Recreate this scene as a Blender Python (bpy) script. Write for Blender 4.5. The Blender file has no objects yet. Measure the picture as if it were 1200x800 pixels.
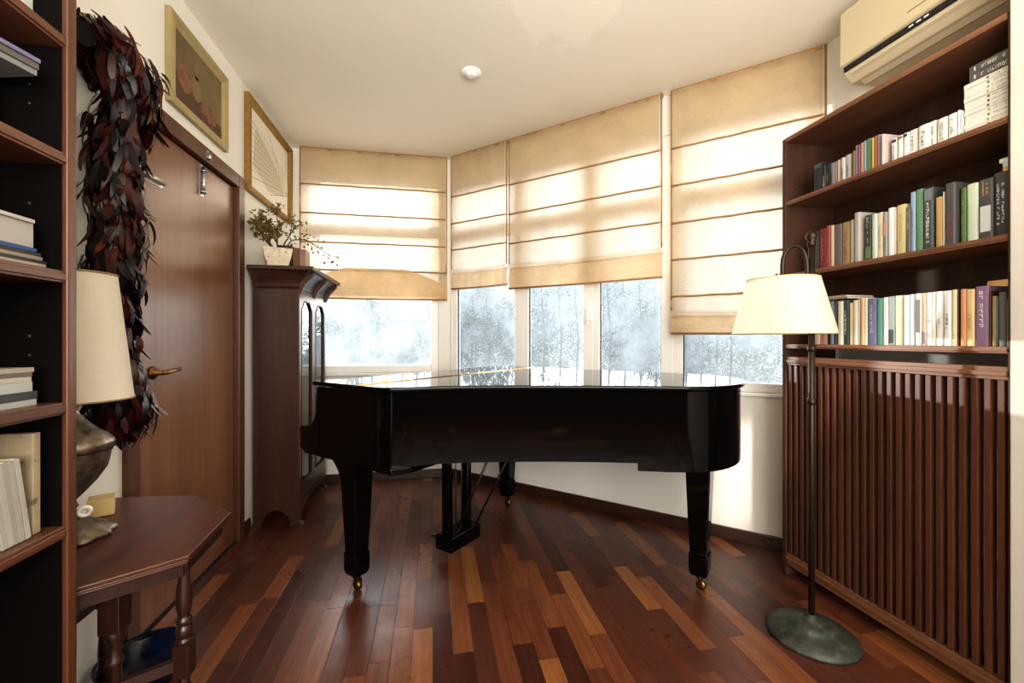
import bpy, bmesh, math, random
from mathutils import Vector, Matrix, Euler
random.seed(7)
scene = bpy.context.scene
COL = scene.collection
PI = math.pi

# ------------------------------------------------------------------ camera
F, CXP, HOR, H = 500.0, 600.0, 398.0, 1.2
TH = math.atan(93/500.0)
CT, ST = math.cos(TH), math.sin(TH)
cam_d = bpy.data.cameras.new('camera'); cam = bpy.data.objects.new('camera', cam_d); COL.objects.link(cam)
cam.location = (0, 0, H); cam.rotation_euler = (PI/2, 0, -TH)
cam_d.sensor_width = 36; cam_d.lens = 36*F/1200; cam_d.shift_y = -2/1200.0; cam_d.clip_start = .02; cam_d.clip_end = 200
scene.camera = cam

def on_x(px, X):            # where the view ray of a photo column meets a plane x = X  -> (y, depth)
    r = (px-CXP)/F
    zc = X/(r*CT+ST)
    return zc*(CT-r*ST), zc
def on_y(px, Y):
    r = (px-CXP)/F
    zc = Y/(CT-r*ST)
    return zc*(r*CT+ST), zc
def hgt(y, zc): return H+(HOR-y)/F*zc
def at(px, py, zc):
    xc = (px-CXP)/F*zc
    return Vector((xc*CT+zc*ST, -xc*ST+zc*CT, hgt(py, zc)))

# ------------------------------------------------------------------ materials
def new_mat(name):
    m = bpy.data.materials.new(name); m.use_nodes = True
    nt = m.node_tree; nt.nodes.clear()
    out = nt.nodes.new('ShaderNodeOutputMaterial')
    return m, nt, out
def N(nt, t, **kw):
    n = nt.nodes.new(t)
    for k, v in kw.items():
        if k in n.inputs: n.inputs[k].default_value = v
        else: setattr(n, k, v)
    return n
def c4(c): return (c[0], c[1], c[2], 1)
def srgb(r, g, b):
    def f(v):
        v /= 255.0
        return v/12.92 if v <= .04045 else ((v+.055)/1.055)**2.4
    return (f(r), f(g), f(b))
_cache = {}
def plain(name, col, rough=.5, metal=0, var=.12, scale=12, coat=0, bump=0, spec=.5):
    key = (name, col, rough)
    if key in _cache: return _cache[key]
    m, nt, out = new_mat(name)
    p = N(nt, 'ShaderNodeBsdfPrincipled', Roughness=rough, Metallic=metal)
    p.inputs['Coat Weight'].default_value = coat
    p.inputs['Specular IOR Level'].default_value = spec
    tc = N(nt, 'ShaderNodeTexCoord'); no = N(nt, 'ShaderNodeTexNoise', Scale=scale, Detail=4)
    nt.links.new(tc.outputs['Object'], no.inputs['Vector'])
    mx = N(nt, 'ShaderNodeMix', data_type='RGBA')
    mx.inputs[6].default_value = c4([max(0, v*(1-var)) for v in col])
    mx.inputs[7].default_value = c4([min(1, v*(1+var)) for v in col])
    nt.links.new(no.outputs[0], mx.inputs[0]); nt.links.new(mx.outputs[2], p.inputs['Base Color'])
    if bump:
        b = N(nt, 'ShaderNodeBump', Strength=bump, Distance=.01)
        nt.links.new(no.outputs[0], b.inputs['Height']); nt.links.new(b.outputs[0], p.inputs['Normal'])
    nt.links.new(p.outputs[0], out.inputs[0])
    _cache[key] = m
    return m
def wood(name, dark, light, axis='Z', rough=.4, scale=9, coat=.15, stretch=.06):
    m, nt, out = new_mat(name)
    p = N(nt, 'ShaderNodeBsdfPrincipled', Roughness=rough); p.inputs['Coat Weight'].default_value = coat
    p.inputs['Coat Roughness'].default_value = .25
    tc = N(nt, 'ShaderNodeTexCoord'); mp = N(nt, 'ShaderNodeMapping')
    s = [scale, scale, scale]; s['XYZ'.index(axis)] = scale*stretch
    mp.inputs['Scale'].default_value = s
    nt.links.new(tc.outputs['Object'], mp.inputs[0])
    n1 = N(nt, 'ShaderNodeTexNoise', Scale=1.0, Detail=6, Roughness=.6, Distortion=.6)
    n2 = N(nt, 'ShaderNodeTexNoise', Scale=9.0, Detail=5, Roughness=.7)
    nt.links.new(mp.outputs[0], n1.inputs['Vector']); nt.links.new(mp.outputs[0], n2.inputs['Vector'])
    ad = N(nt, 'ShaderNodeMath', operation='MULTIPLY_ADD'); ad.inputs[1].default_value = .4
    nt.links.new(n2.outputs[0], ad.inputs[0])
    sc = N(nt, 'ShaderNodeMath', operation='MULTIPLY'); sc.inputs[1].default_value = .75
    nt.links.new(n1.outputs[0], sc.inputs[0]); nt.links.new(sc.outputs[0], ad.inputs[2])
    r = N(nt, 'ShaderNodeValToRGB')
    r.color_ramp.elements[0].position = .32; r.color_ramp.elements[0].color = c4(dark)
    r.color_ramp.elements[1].position = .75; r.color_ramp.elements[1].color = c4(light)
    nt.links.new(ad.outputs[0], r.inputs[0]); nt.links.new(r.outputs[0], p.inputs['Base Color'])
    b = N(nt, 'ShaderNodeBump', Strength=.12, Distance=.003)
    nt.links.new(ad.outputs[0], b.inputs['Height']); nt.links.new(b.outputs[0], p.inputs['Normal'])
    nt.links.new(p.outputs[0], out.inputs[0])
    return m
def floor_mat():
    m, nt, out = new_mat('parquet')
    L = nt.links.new
    p = N(nt, 'ShaderNodeBsdfPrincipled', Roughness=.3)
    tc = N(nt, 'ShaderNodeTexCoord'); sx = N(nt, 'ShaderNodeSeparateXYZ'); L(tc.outputs['Object'], sx.inputs[0])
    def M(op, a, b=None, c=None):
        n = N(nt, 'ShaderNodeMath', operation=op)
        for i, v in enumerate((a, b, c)):
            if v is None: continue
            if isinstance(v, (int, float)): n.inputs[i].default_value = v
            else: L(v, n.inputs[i])
        return n.outputs[0]
    u = M('DIVIDE', sx.outputs[0], .078); row = M('FLOOR', u); fu = M('FRACT', u)
    w1 = N(nt, 'ShaderNodeTexWhiteNoise', noise_dimensions='1D'); L(row, w1.inputs['W'])
    ln = M('MULTIPLY_ADD', w1.outputs[0], .22, .34)
    v = M('ADD', M('DIVIDE', sx.outputs[1], ln), M('MULTIPLY', w1.outputs[0], 37.7))
    cell = M('FLOOR', v); fv = M('FRACT', v)
    cv = N(nt, 'ShaderNodeCombineXYZ'); L(row, cv.inputs[0]); L(cell, cv.inputs[1])
    w2 = N(nt, 'ShaderNodeTexWhiteNoise', noise_dimensions='2D'); L(cv.outputs[0], w2.inputs['Vector'])
    r = N(nt, 'ShaderNodeValToRGB'); cr = r.color_ramp
    cols = [(0, srgb(70, 38, 29)), (.2, srgb(90, 50, 35)), (.42, srgb(106, 62, 42)), (.62, srgb(84, 49, 37)), (.77, srgb(120, 73, 45)), (.91, srgb(138, 90, 54)), (.97, srgb(176, 130, 82))]
    cr.interpolation = 'CONSTANT'
    cr.elements[0].position = 0; cr.elements[0].color = c4(cols[0][1])
    cr.elements[1].position = cols[1][0]; cr.elements[1].color = c4(cols[1][1])
    for ps, c in cols[2:]:
        e = cr.elements.new(ps); e.color = c4(c)
    L(w2.outputs[0], r.inputs[0])
    mp = N(nt, 'ShaderNodeMapping'); mp.inputs['Scale'].default_value = (55, 3.2, 1)
    L(tc.outputs['Object'], mp.inputs[0])
    off = N(nt, 'ShaderNodeVectorMath', operation='ADD'); L(mp.outputs[0], off.inputs[0])
    cs = N(nt, 'ShaderNodeVectorMath', operation='SCALE'); cs.inputs['Scale'].default_value = 13.7; L(cv.outputs[0], cs.inputs[0]); L(cs.outputs[0], off.inputs[1])
    gr = N(nt, 'ShaderNodeTexNoise', Scale=1.0, Detail=5, Roughness=.6, Distortion=.1); L(off.outputs[0], gr.inputs['Vector'])
    mr = N(nt, 'ShaderNodeMapRange'); mr.inputs[1].default_value = .3; mr.inputs[2].default_value = .7; mr.inputs[3].default_value = .68; mr.inputs[4].default_value = 1.25
    L(gr.outputs[0], mr.inputs[0])
    mul = N(nt, 'ShaderNodeVectorMath', operation='SCALE'); L(r.outputs[0], mul.inputs[0]); L(mr.outputs[0], mul.inputs['Scale'])
    eu = M('MINIMUM', fu, M('SUBTRACT', 1.0, fu)); ev = M('MINIMUM', fv, M('SUBTRACT', 1.0, fv))
    ed = M('MINIMUM', M('MULTIPLY', eu, .078), M('MULTIPLY', ev, .42))
    gap = N(nt, 'ShaderNodeMapRange'); gap.inputs[1].default_value = .0004; gap.inputs[2].default_value = .0018; gap.inputs[3].default_value = .35; gap.inputs[4].default_value = 1
    L(ed, gap.inputs[0])
    mul2 = N(nt, 'ShaderNodeVectorMath', operation='SCALE'); L(mul.outputs[0], mul2.inputs[0]); L(gap.outputs[0], mul2.inputs['Scale'])
    L(mul2.outputs[0], p.inputs['Base Color'])
    sm = N(nt, 'ShaderNodeTexNoise', Scale=3.5, Detail=5, Roughness=.7); L(tc.outputs['Object'], sm.inputs['Vector'])
    rr = N(nt, 'ShaderNodeMapRange'); rr.inputs[1].default_value = .3; rr.inputs[2].default_value = .7; rr.inputs[3].default_value = .24; rr.inputs[4].default_value = .42
    L(sm.outputs[0], rr.inputs[0]); L(rr.outputs[0], p.inputs['Roughness'])
    bp = N(nt, 'ShaderNodeBump', Strength=.35, Distance=.002)
    hh = M('ADD', gap.outputs[0], M('ADD', M('MULTIPLY', gr.outputs[0], .15), M('MULTIPLY', w2.outputs[0], .2))); L(hh, bp.inputs['Height']); L(bp.outputs[0], p.inputs['Normal'])
    L(p.outputs[0], out.inputs[0])
    return m
def plaster(name, col, var=.05, bump=.15, patch=None):
    m, nt, out = new_mat(name); L = nt.links.new
    p = N(nt, 'ShaderNodeBsdfPrincipled', Roughness=.75)
    p.inputs['Specular IOR Level'].default_value = .25
    tc = N(nt, 'ShaderNodeTexCoord')
    n1 = N(nt, 'ShaderNodeTexNoise', Scale=1.6, Detail=7, Roughness=.6); L(tc.outputs['Object'], n1.inputs['Vector'])
    mx = N(nt, 'ShaderNodeMix', data_type='RGBA')
    mx.inputs[6].default_value = c4([v*(1-var) for v in col]); mx.inputs[7].default_value = c4([min(1, v*(1+var)) for v in col])
    L(n1.outputs[0], mx.inputs[0]); last = mx.outputs[2]
    if patch:                                       # a repaired, slightly paler area with a ragged edge
        sub = N(nt, 'ShaderNodeVectorMath', operation='SUBTRACT'); L(tc.outputs['Object'], sub.inputs[0]); sub.inputs[1].default_value = patch[0]
        ln = N(nt, 'ShaderNodeVectorMath', operation='LENGTH'); L(sub.outputs[0], ln.inputs[0])
        n3 = N(nt, 'ShaderNodeTexNoise', Scale=7, Detail=6); L(tc.outputs['Object'], n3.inputs['Vector'])
        ad = N(nt, 'ShaderNodeMath', operation='MULTIPLY_ADD'); ad.inputs[1].default_value = .35; L(n3.outputs[0], ad.inputs[0]); L(ln.outputs['Value'], ad.inputs[2])
        mr = N(nt, 'ShaderNodeMapRange'); mr.inputs[1].default_value = patch[1]; mr.inputs[2].default_value = patch[1]+.03; mr.inputs[3].default_value = 1; mr.inputs[4].default_value = 0
        L(ad.outputs[0], mr.inputs[0])
        m2 = N(nt, 'ShaderNodeMix', data_type='RGBA'); L(mr.outputs[0], m2.inputs[0]); L(last, m2.inputs[6]); m2.inputs[7].default_value = c4([min(1, v*1.07) for v in col]); last = m2.outputs[2]
    L(last, p.inputs['Base Color'])
    n2 = N(nt, 'ShaderNodeTexNoise', Scale=45, Detail=4); L(tc.outputs['Object'], n2.inputs['Vector'])
    b = N(nt, 'ShaderNodeBump', Strength=bump, Distance=.004); L(n2.outputs[0], b.inputs['Height']); L(b.outputs[0], p.inputs['Normal'])
    L(p.outputs[0], out.inputs[0])
    return m
def fabric(name, col, see=.3, pale=0, refl=.45, amp=1):
    m, nt, out = new_mat(name); L = nt.links.new
    tc = N(nt, 'ShaderNodeTexCoord'); mp = N(nt, 'ShaderNodeMapping'); mp.inputs['Scale'].default_value = (30, 30, 140); L(tc.outputs['Object'], mp.inputs[0])
    n = N(nt, 'ShaderNodeTexNoise', Scale=1.0, Detail=5, Roughness=.7); L(mp.outputs[0], n.inputs['Vector'])
    n2 = N(nt, 'ShaderNodeTexNoise', Scale=6, Detail=4); L(tc.outputs['Object'], n2.inputs['Vector'])
    av = N(nt, 'ShaderNodeMath', operation='ADD'); L(n.outputs[0], av.inputs[0]); L(n2.outputs[0], av.inputs[1])
    mr = N(nt, 'ShaderNodeMapRange'); mr.inputs[1].default_value = .6; mr.inputs[2].default_value = 1.4; mr.inputs[3].default_value = 1-.2*amp; mr.inputs[4].default_value = 1+.15*amp; L(av.outputs[0], mr.inputs[0])
    sc = N(nt, 'ShaderNodeVectorMath', operation='SCALE'); sc.inputs[0].default_value = col; L(mr.outputs[0], sc.inputs['Scale'])
    d = N(nt, 'ShaderNodeBsdfDiffuse'); t = N(nt, 'ShaderNodeBsdfTranslucent'); tr = N(nt, 'ShaderNodeBsdfTransparent')
    L(sc.outputs[0], d.inputs[0])
    sc2 = N(nt, 'ShaderNodeVectorMath', operation='SCALE'); sc2.inputs[0].default_value = [v+(.9-v)*pale for v in col]; L(mr.outputs[0], sc2.inputs['Scale']); L(sc2.outputs[0], t.inputs[0])
    tr.inputs[0].default_value = c4([min(1, .3+.7*v) for v in col])
    m1 = N(nt, 'ShaderNodeMixShader'); m1.inputs[0].default_value = 1-refl; L(d.outputs[0], m1.inputs[1]); L(t.outputs[0], m1.inputs[2])
    m2 = N(nt, 'ShaderNodeMixShader')
    se = N(nt, 'ShaderNodeMapRange'); se.inputs[1].default_value = .6; se.inputs[2].default_value = 1.4; se.inputs[3].default_value = see*.8; se.inputs[4].default_value = see*1.2; L(av.outputs[0], se.inputs[0])
    L(se.outputs[0], m2.inputs[0]); L(m1.outputs[0], m2.inputs[1]); L(tr.outputs[0], m2.inputs[2])
    L(m2.outputs[0], out.inputs[0])
    return m
def dusty_glass(name, tint, dust=.35, gloss=.06):
    m, nt, out = new_mat(name); L = nt.links.new
    tc = N(nt, 'ShaderNodeTexCoord')
    n = N(nt, 'ShaderNodeTexNoise', Scale=5, Detail=8, Roughness=.7); L(tc.outputs['Object'], n.inputs['Vector'])
    sp = N(nt, 'ShaderNodeTexNoise', Scale=60, Detail=3); L(tc.outputs['Object'], sp.inputs['Vector'])
    mr = N(nt, 'ShaderNodeMapRange'); mr.inputs[1].default_value = .3; mr.inputs[2].default_value = .7; mr.inputs[3].default_value = dust*.6; mr.inputs[4].default_value = dust*1.35; L(n.outputs[0], mr.inputs[0])
    sr = N(nt, 'ShaderNodeMapRange'); sr.inputs[1].default_value = .66; sr.inputs[2].default_value = .76; sr.inputs[3].default_value = 0; sr.inputs[4].default_value = .1; L(sp.outputs[0], sr.inputs[0])
    ad = N(nt, 'ShaderNodeMath', operation='ADD', use_clamp=True); L(mr.outputs[0], ad.inputs[0]); L(sr.outputs[0], ad.inputs[1])
    tr = N(nt, 'ShaderNodeBsdfTransparent'); tr.inputs[0].default_value = (.96, .98, .98, 1)
    tl = N(nt, 'ShaderNodeBsdfTranslucent'); tl.inputs[0].default_value = c4(tint)
    gl = N(nt, 'ShaderNodeBsdfGlossy'); gl.inputs['Roughness'].default_value = .02
    m1 = N(nt, 'ShaderNodeMixShader'); L(ad.outputs[0], m1.inputs[0]); L(tr.outputs[0], m1.inputs[1]); L(tl.outputs[0], m1.inputs[2])
    m2 = N(nt, 'ShaderNodeMixShader'); m2.inputs[0].default_value = gloss; L(m1.outputs[0], m2.inputs[1]); L(gl.outputs[0], m2.inputs[2])
    L(m2.outputs[0], out.inputs[0])
    return m
def ramp_noise(name, stops, scale, rough=.4, spec=.5, stretch=(1, 1, 1), sheen=0, detail=4):
    m, nt, out = new_mat(name); L = nt.links.new
    p = N(nt, 'ShaderNodeBsdfPrincipled', Roughness=rough); p.inputs['Specular IOR Level'].default_value = spec
    tc = N(nt, 'ShaderNodeTexCoord'); mp = N(nt, 'ShaderNodeMapping'); mp.inputs['Scale'].default_value = stretch; L(tc.outputs['Object'], mp.inputs[0])
    n = N(nt, 'ShaderNodeTexNoise', Scale=scale, Detail=detail, Roughness=.6); L(mp.outputs[0], n.inputs['Vector'])
    r = N(nt, 'ShaderNodeValToRGB'); cr = r.color_ramp
    cr.elements[0].position = stops[0][0]; cr.elements[0].color = c4(stops[0][1])
    cr.elements[1].position = stops[-1][0]; cr.elements[1].color = c4(stops[-1][1])
    for ps, c in stops[1:-1]:
        e = cr.elements.new(ps); e.color = c4(c)
    L(n.outputs[0], r.inputs[0]); L(r.outputs[0], p.inputs['Base Color']); L(p.outputs[0], out.inputs[0])
    return m
def leaf_mat(name, col, trans=.4):
    m, nt, out = new_mat(name); L = nt.links.new
    tc = N(nt, 'ShaderNodeTexCoord'); n = N(nt, 'ShaderNodeTexNoise', Scale=9, Detail=3); L(tc.outputs['Object'], n.inputs['Vector'])
    mx = N(nt, 'ShaderNodeMix', data_type='RGBA'); mx.inputs[6].default_value = c4([v*.55 for v in col]); mx.inputs[7].default_value = c4([min(1, v*1.5) for v in col]); L(n.outputs[0], mx.inputs[0])
    d = N(nt, 'ShaderNodeBsdfDiffuse'); t = N(nt, 'ShaderNodeBsdfTranslucent'); L(mx.outputs[2], d.inputs[0]); L(mx.outputs[2], t.inputs[0])
    m1 = N(nt, 'ShaderNodeMixShader'); m1.inputs[0].default_value = trans; L(d.outputs[0], m1.inputs[1]); L(t.outputs[0], m1.inputs[2]); L(m1.outputs[0], out.inputs[0])
    return m

# ------------------------------------------------------------------ mesh helpers
class MB:
    def __init__(s): s.bm = bmesh.new()
    def poly(s, pts, smooth=False, mi=0):
        vs = [s.bm.verts.new(p) for p in pts]
        f = s.bm.faces.new(vs); f.smooth = smooth; f.material_index = mi; return f
    def box(s, x0, x1, y0, y1, z0, z1, mi=0):
        if x0 > x1: x0, x1 = x1, x0
        if y0 > y1: y0, y1 = y1, y0
        if z0 > z1: z0, z1 = z1, z0
        return s.hexa([(x0, y0, z0), (x1, y0, z0), (x1, y1, z0), (x0, y1, z0)], [(x0, y0, z1), (x1, y0, z1), (x1, y1, z1), (x0, y1, z1)], mi)
    def hexa(s, b, t, mi=0):
        vb = [s.bm.verts.new(p) for p in b]; vt = [s.bm.verts.new(p) for p in t]; n = len(b)
        fs = [s.bm.faces.new(vb[::-1]), s.bm.faces.new(vt)]
        for i in range(n): fs.append(s.bm.faces.new((vb[i], vb[(i+1) % n], vt[(i+1) % n], vt[i])))
        for f in fs: f.material_index = mi
        return fs
    def obox(s, o, ex, ey, ez, mi=0):            # corner o, edge vectors
        o, ex, ey, ez = Vector(o), Vector(ex), Vector(ey), Vector(ez)
        b = [o, o+ex, o+ex+ey, o+ey]
        return s.hexa(b, [p+ez for p in b], mi)
    def prism(s, pts2, fn, a, b, smooth_side=False, mi=0):   # polygon pts2 extruded from a to b, fn(u,v,w)->point
        fs = s.hexa([fn(u, v, a) for u, v in pts2], [fn(u, v, b) for u, v in pts2], mi)
        if smooth_side:
            for f in fs[2:]: f.smooth = True
        return fs
    def lathe(s, prof, c=(0, 0, 0), seg=32, mi=0, axis=None, smooth=True):
        c = Vector(c); R = Matrix.Identity(3)
        if axis is not None: R = Vector((0, 0, 1)).rotation_difference(Vector(axis)).to_matrix()
        rings = []
        for r, z in prof:
            if r < 1e-5: rings.append([s.bm.verts.new(c+R@Vector((0, 0, z)))])
            else: rings.append([s.bm.verts.new(c+R@Vector((r*math.cos(2*PI*i/seg), r*math.sin(2*PI*i/seg), z))) for i in range(seg)])
        for a, b in zip(rings, rings[1:]):
            for i in range(seg):
                j = (i+1) % seg
                if len(a) == 1 and len(b) == 1: continue
                if len(a) == 1: f = s.bm.faces.new((a[0], b[j], b[i]))
                elif len(b) == 1: f = s.bm.faces.new((a[i], a[j], b[0]))
                else: f = s.bm.faces.new((a[i], a[j], b[j], b[i]))
                f.smooth = smooth; f.material_index = mi
        for ring, fl in ((rings[0], True), (rings[-1], False)):
            if len(ring) > 2:
                f = s.bm.faces.new(ring[::-1] if fl else ring); f.material_index = mi
    def shell(s, prof, c=(0, 0, 0), seg=48, mi=0):  # open surface of revolution (no caps)
        c = Vector(c); rings = [[s.bm.verts.new(c+Vector((r*math.cos(2*PI*i/seg), r*math.sin(2*PI*i/seg), z))) for i in range(seg)] for r, z in prof]
        for a, b in zip(rings, rings[1:]):
            for i in range(seg):
                j = (i+1) % seg; f = s.bm.faces.new((a[i], a[j], b[j], b[i])); f.smooth = True; f.material_index = mi
    def tube(s, pts, r, seg=8, mi=0, closed=False):
        pts = [Vector(p) for p in pts]; n = len(pts)
        rad = r if isinstance(r, (list, tuple)) else [r]*n
        rings = []; up = None
        for i, p in enumerate(pts):
            t = (pts[(i+1) % n] if (closed or i < n-1) else p) - (pts[i-1] if (closed or i > 0) else p)
            t.normalize()
            if up is None:
                up = Vector((0, 0, 1)) if abs(t.z) < .9 else Vector((1, 0, 0))
            side = t.cross(up)
            if side.length < 1e-6: side = t.cross(Vector((.3, .8, .5)))
            side.normalize(); up = side.cross(t).normalized()
            rings.append([s.bm.verts.new(p+rad[i]*(math.cos(2*PI*k/seg)*side+math.sin(2*PI*k/seg)*up)) for k in range(seg)])
        m = n if closed else n-1
        for i in range(m):
            a, b = rings[i], rings[(i+1) % n]
            for k in range(seg):
                l = (k+1) % seg; f = s.bm.faces.new((a[k], a[l], b[l], b[k])); f.smooth = True; f.material_index = mi
        if not closed:
            for rg in (rings[0][::-1], rings[-1]):
                f = s.bm.faces.new(rg); f.material_index = mi
    def ball(s, c, r, seg=16, mi=0, sz=1):
        n = seg//2
        s.lathe([(r*math.sin(PI*i/n) if 0 < i < n else 0, -r*sz*math.cos(PI*i/n)) for i in range(n+1)], c, seg, mi)
    def ribbon(s, pts, side, w, mi=0, smooth=True):     # flat strip along pts with half widths w
        rows = [(s.bm.verts.new(Vector(p)-side*h), s.bm.verts.new(Vector(p)+side*h)) for p, h in zip(pts, w)]
        for a, b in zip(rows, rows[1:]):
            f = s.bm.faces.new((a[0], a[1], b[1], b[0])); f.smooth = smooth; f.material_index = mi

def rootmat(o):
    m = Matrix.Translation(o.location) @ o.rotation_euler.to_matrix().to_4x4()
    return rootmat(o.parent) @ m if o.parent else m
def part(name, mb, mat, root=None, bevel=0, segs=2, loc=None, label=None, solid=0, recalc=True):
    bm = mb.bm
    if recalc: bmesh.ops.recalc_face_normals(bm, faces=bm.faces[:])
    me = bpy.data.meshes.new(name)
    o = bpy.data.objects.new(name, me); COL.objects.link(o)
    if root is not None:
        bm.transform(rootmat(root).inverted()); o.parent = root
    else:
        if loc is None:
            xs = [v.co for v in bm.verts]
            loc = Vector(((min(v.x for v in xs)+max(v.x for v in xs))/2, (min(v.y for v in xs)+max(v.y for v in xs))/2, min(v.z for v in xs)))
        loc = Vector(loc); bm.transform(Matrix.Translation(-loc)); o.location = loc
    bm.to_mesh(me); bm.free()
    for m in (mat if isinstance(mat, (list, tuple)) else [mat]): me.materials.append(m)
    if bevel:
        b = o.modifiers.new('bevel', 'BEVEL'); b.width = bevel; b.segments = segs; b.limit_method = 'ANGLE'; b.angle_limit = math.radians(40); b.harden_normals = False
    if solid:
        b = o.modifiers.new('solid', 'SOLIDIFY'); b.thickness = solid; b.offset = 0
    if label: o['label'] = label
    return o
def thing(name, label, cat, loc, rz=0, group=None):
    o = bpy.data.objects.new(name, None); COL.objects.link(o); o.empty_display_size = .05
    o.location = loc; o.rotation_euler = (0, 0, rz); o['label'] = label; o['category'] = cat
    if group: o['group'] = group
    return o
def tag(o, label, cat, group=None):
    o['label'] = label; o['category'] = cat
    if group: o['group'] = group
    return o
def struct(name, mb, mat, parent=None, bevel=0):
    o = part(name, mb, mat, parent, bevel, loc=(0, 0, 0) if parent is None else None)
    if parent is None: o['kind'] = 'structure'
    return o

# ------------------------------------------------------------------ palette
M = {}
M['wall'] = plaster('white_plaster', srgb(232, 229, 221))
M['ceil'] = plaster('cream_ceiling', srgb(236, 231, 216), patch=((.62, 1.92, 2.78), .42))
M['floor'] = floor_mat()
M['base'] = wood('dark_skirting', srgb(40, 24, 17), srgb(66, 40, 27), 'X')
M['case'] = wood('dark_bookcase_wood', srgb(46, 27, 19), srgb(82, 52, 37), 'Z', rough=.6, coat=0)
M['case_y'] = wood('dark_bookcase_wood_shelf', srgb(78, 48, 33), srgb(136, 94, 67), 'Y', rough=.45)
M['caseL'] = wood('brown_bookcase_wood', srgb(58, 32, 21), srgb(102, 62, 42), 'Z', rough=.4)
M['caseL_y'] = wood('brown_bookcase_shelf', srgb(58, 33, 22), srgb(106, 67, 46), 'Y', rough=.4)
M['slat'] = wood('slat_wood', srgb(50, 29, 20), srgb(92, 57, 40), 'Z', rough=.4)
M['door'] = wood('door_veneer', srgb(96, 60, 39), srgb(128, 86, 58), 'Z', rough=.32, scale=5, coat=.4)
M['jamb'] = wood('door_frame_wood', srgb(70, 42, 29), srgb(98, 63, 45), 'Z', rough=.42)
M['cab'] = wood('cabinet_wood', srgb(44, 26, 19), srgb(76, 47, 34), 'Z', rough=.38, scale=7)
M['table'] = wood('table_wood', srgb(50, 25, 18), srgb(92, 51, 36), 'Y', rough=.36, scale=7, coat=.1)
M['tleg'] = wood('table_leg_wood', srgb(28, 15, 11), srgb(52, 28, 20), 'Z', rough=.35)
M['piano'] = plain('black_lacquer', (.0022, .002, .002), .045, var=.02, coat=0, spec=.24)
M['piano_in'] = plain('black_satin', (.006, .006, .006), .4, var=.05)
M['brass'] = plain('brass', srgb(186, 148, 82), .28, 1, var=.1)
M['oldbrass'] = plain('aged_brass', srgb(130, 100, 62), .35, 1, var=.25)
M['steel'] = plain('bright_steel', srgb(196, 198, 200), .3, 1, var=.08)
M['white'] = plain('white_frame_paint', srgb(243, 242, 238), .4, var=.03)
M['glass'] = dusty_glass('dusty_window_glass', srgb(190, 202, 212), dust=.38, gloss=.007)
M['blind'] = fabric('sheer_tan_blind', srgb(214, 188, 146), see=.24, pale=.65)
M['blind2'] = fabric('folded_tan_blind', srgb(206, 176, 134), see=.02, pale=.2, refl=.66)
M['batten'] = fabric('blind_batten_cloth', srgb(182, 148, 104), see=0, refl=.7)
M['shade'] = fabric('cream_lampshade', srgb(238, 232, 216), see=0, refl=.62, amp=.15)
M['gold'] = plain('old_gilt', srgb(150, 118, 66), .5, .5, var=.5, scale=45, bump=.5)
M['olive'] = plain('olive_gilt_frame', srgb(164, 150, 106), .5, .2, var=.15, scale=30)
M['paper'] = plain('aged_paper', srgb(230, 224, 208), .8, var=.05, scale=6)
M['ink'] = plain('grey_ink', srgb(120, 110, 98), .8, var=.1)
M['bronze'] = plain('dark_bronze', srgb(58, 47, 38), .42, .7, var=.25, scale=25)
M['verdigris'] = ramp_noise('green_bronze_patina', [(.3, srgb(34, 37, 33)), (.55, srgb(54, 58, 51)), (.75, srgb(84, 88, 78))], 30, .5)
M['black'] = plain('matt_black', (.012, .011, .011), .5)
M['shadow_gap'] = plain('dark_gap', (.01, .006, .004), .8)

# ------------------------------------------------------------------ the room
XL, YF, ZC = -1.145, 3.79, 2.78
XR, XP = 2.08, 1.757                       # right wall, face of the pier near the camera
CN = Vector((.15, YF, 0)); DG = Vector((.731, -.682, 0)).normalized(); NI = Vector((-.682, -.731, 0)).normalized()  # bay wall: corner, direction, inward normal
SEND = (XR-CN.x)/DG.x
YB = CN.y+DG.y*SEND
YR = -2.9
def diag(s, off, z): 
    p = CN+DG*s+NI*off; return Vector((p.x, p.y, z))
def s_px(px, off=0):
    r = (px-CXP)/F; ray = Vector((r*CT+ST, -r*ST+CT, 0)); o = CN+NI*off
    # o + DG*s = ray*t
    det = DG.x*(-ray.y)-(-ray.x)*DG.y
    s = ((-o.x)*(-ray.y)-(-ray.x)*(-o.y))/det
    t = (DG.x*(-o.y)-DG.y*(-o.x))/det
    return s, t
def dbox(mb, s0, s1, o0, o1, z0, z1, mi=0):
    b = [diag(s0, o0, z0), diag(s1, o0, z0), diag(s1, o1, z0), diag(s0, o1, z0)]
    t = [diag(s0, o0, z1), diag(s1, o0, z1), diag(s1, o1, z1), diag(s0, o1, z1)]
    mb.hexa(b, t, mi)

outline = [(XL, YR), (XR, YR), (XR, YB), (CN.x, YF), (XL, YF)]
mb = MB(); mb.prism(outline, lambda u, v, w: Vector((u, v, w)), -.06, 0); struct('floor', mb, M['floor'])
mb = MB(); mb.prism([(XL-.2, YR-.2), (XR+.2, YR-.2), (XR+.2, YB+.05), (CN.x+.05, YF+.2), (XL-.2, YF+.2)], lambda u, v, w: Vector((u, v, w)), ZC, ZC+.08); struct('ceiling', mb, M['ceil'])
DY0, DY1, DZ = 1.84, 2.86, 2.18             # door frame extent on the left wall
mb = MB(); T = .12
mb.box(XL-T, XL, YR, DY0, 0, ZC); mb.box(XL-T, XL, DY1, YF+T, 0, ZC); mb.box(XL-T, XL, DY0, DY1, DZ, ZC)
struct('wall_left', mb, M['wall'])
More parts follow.
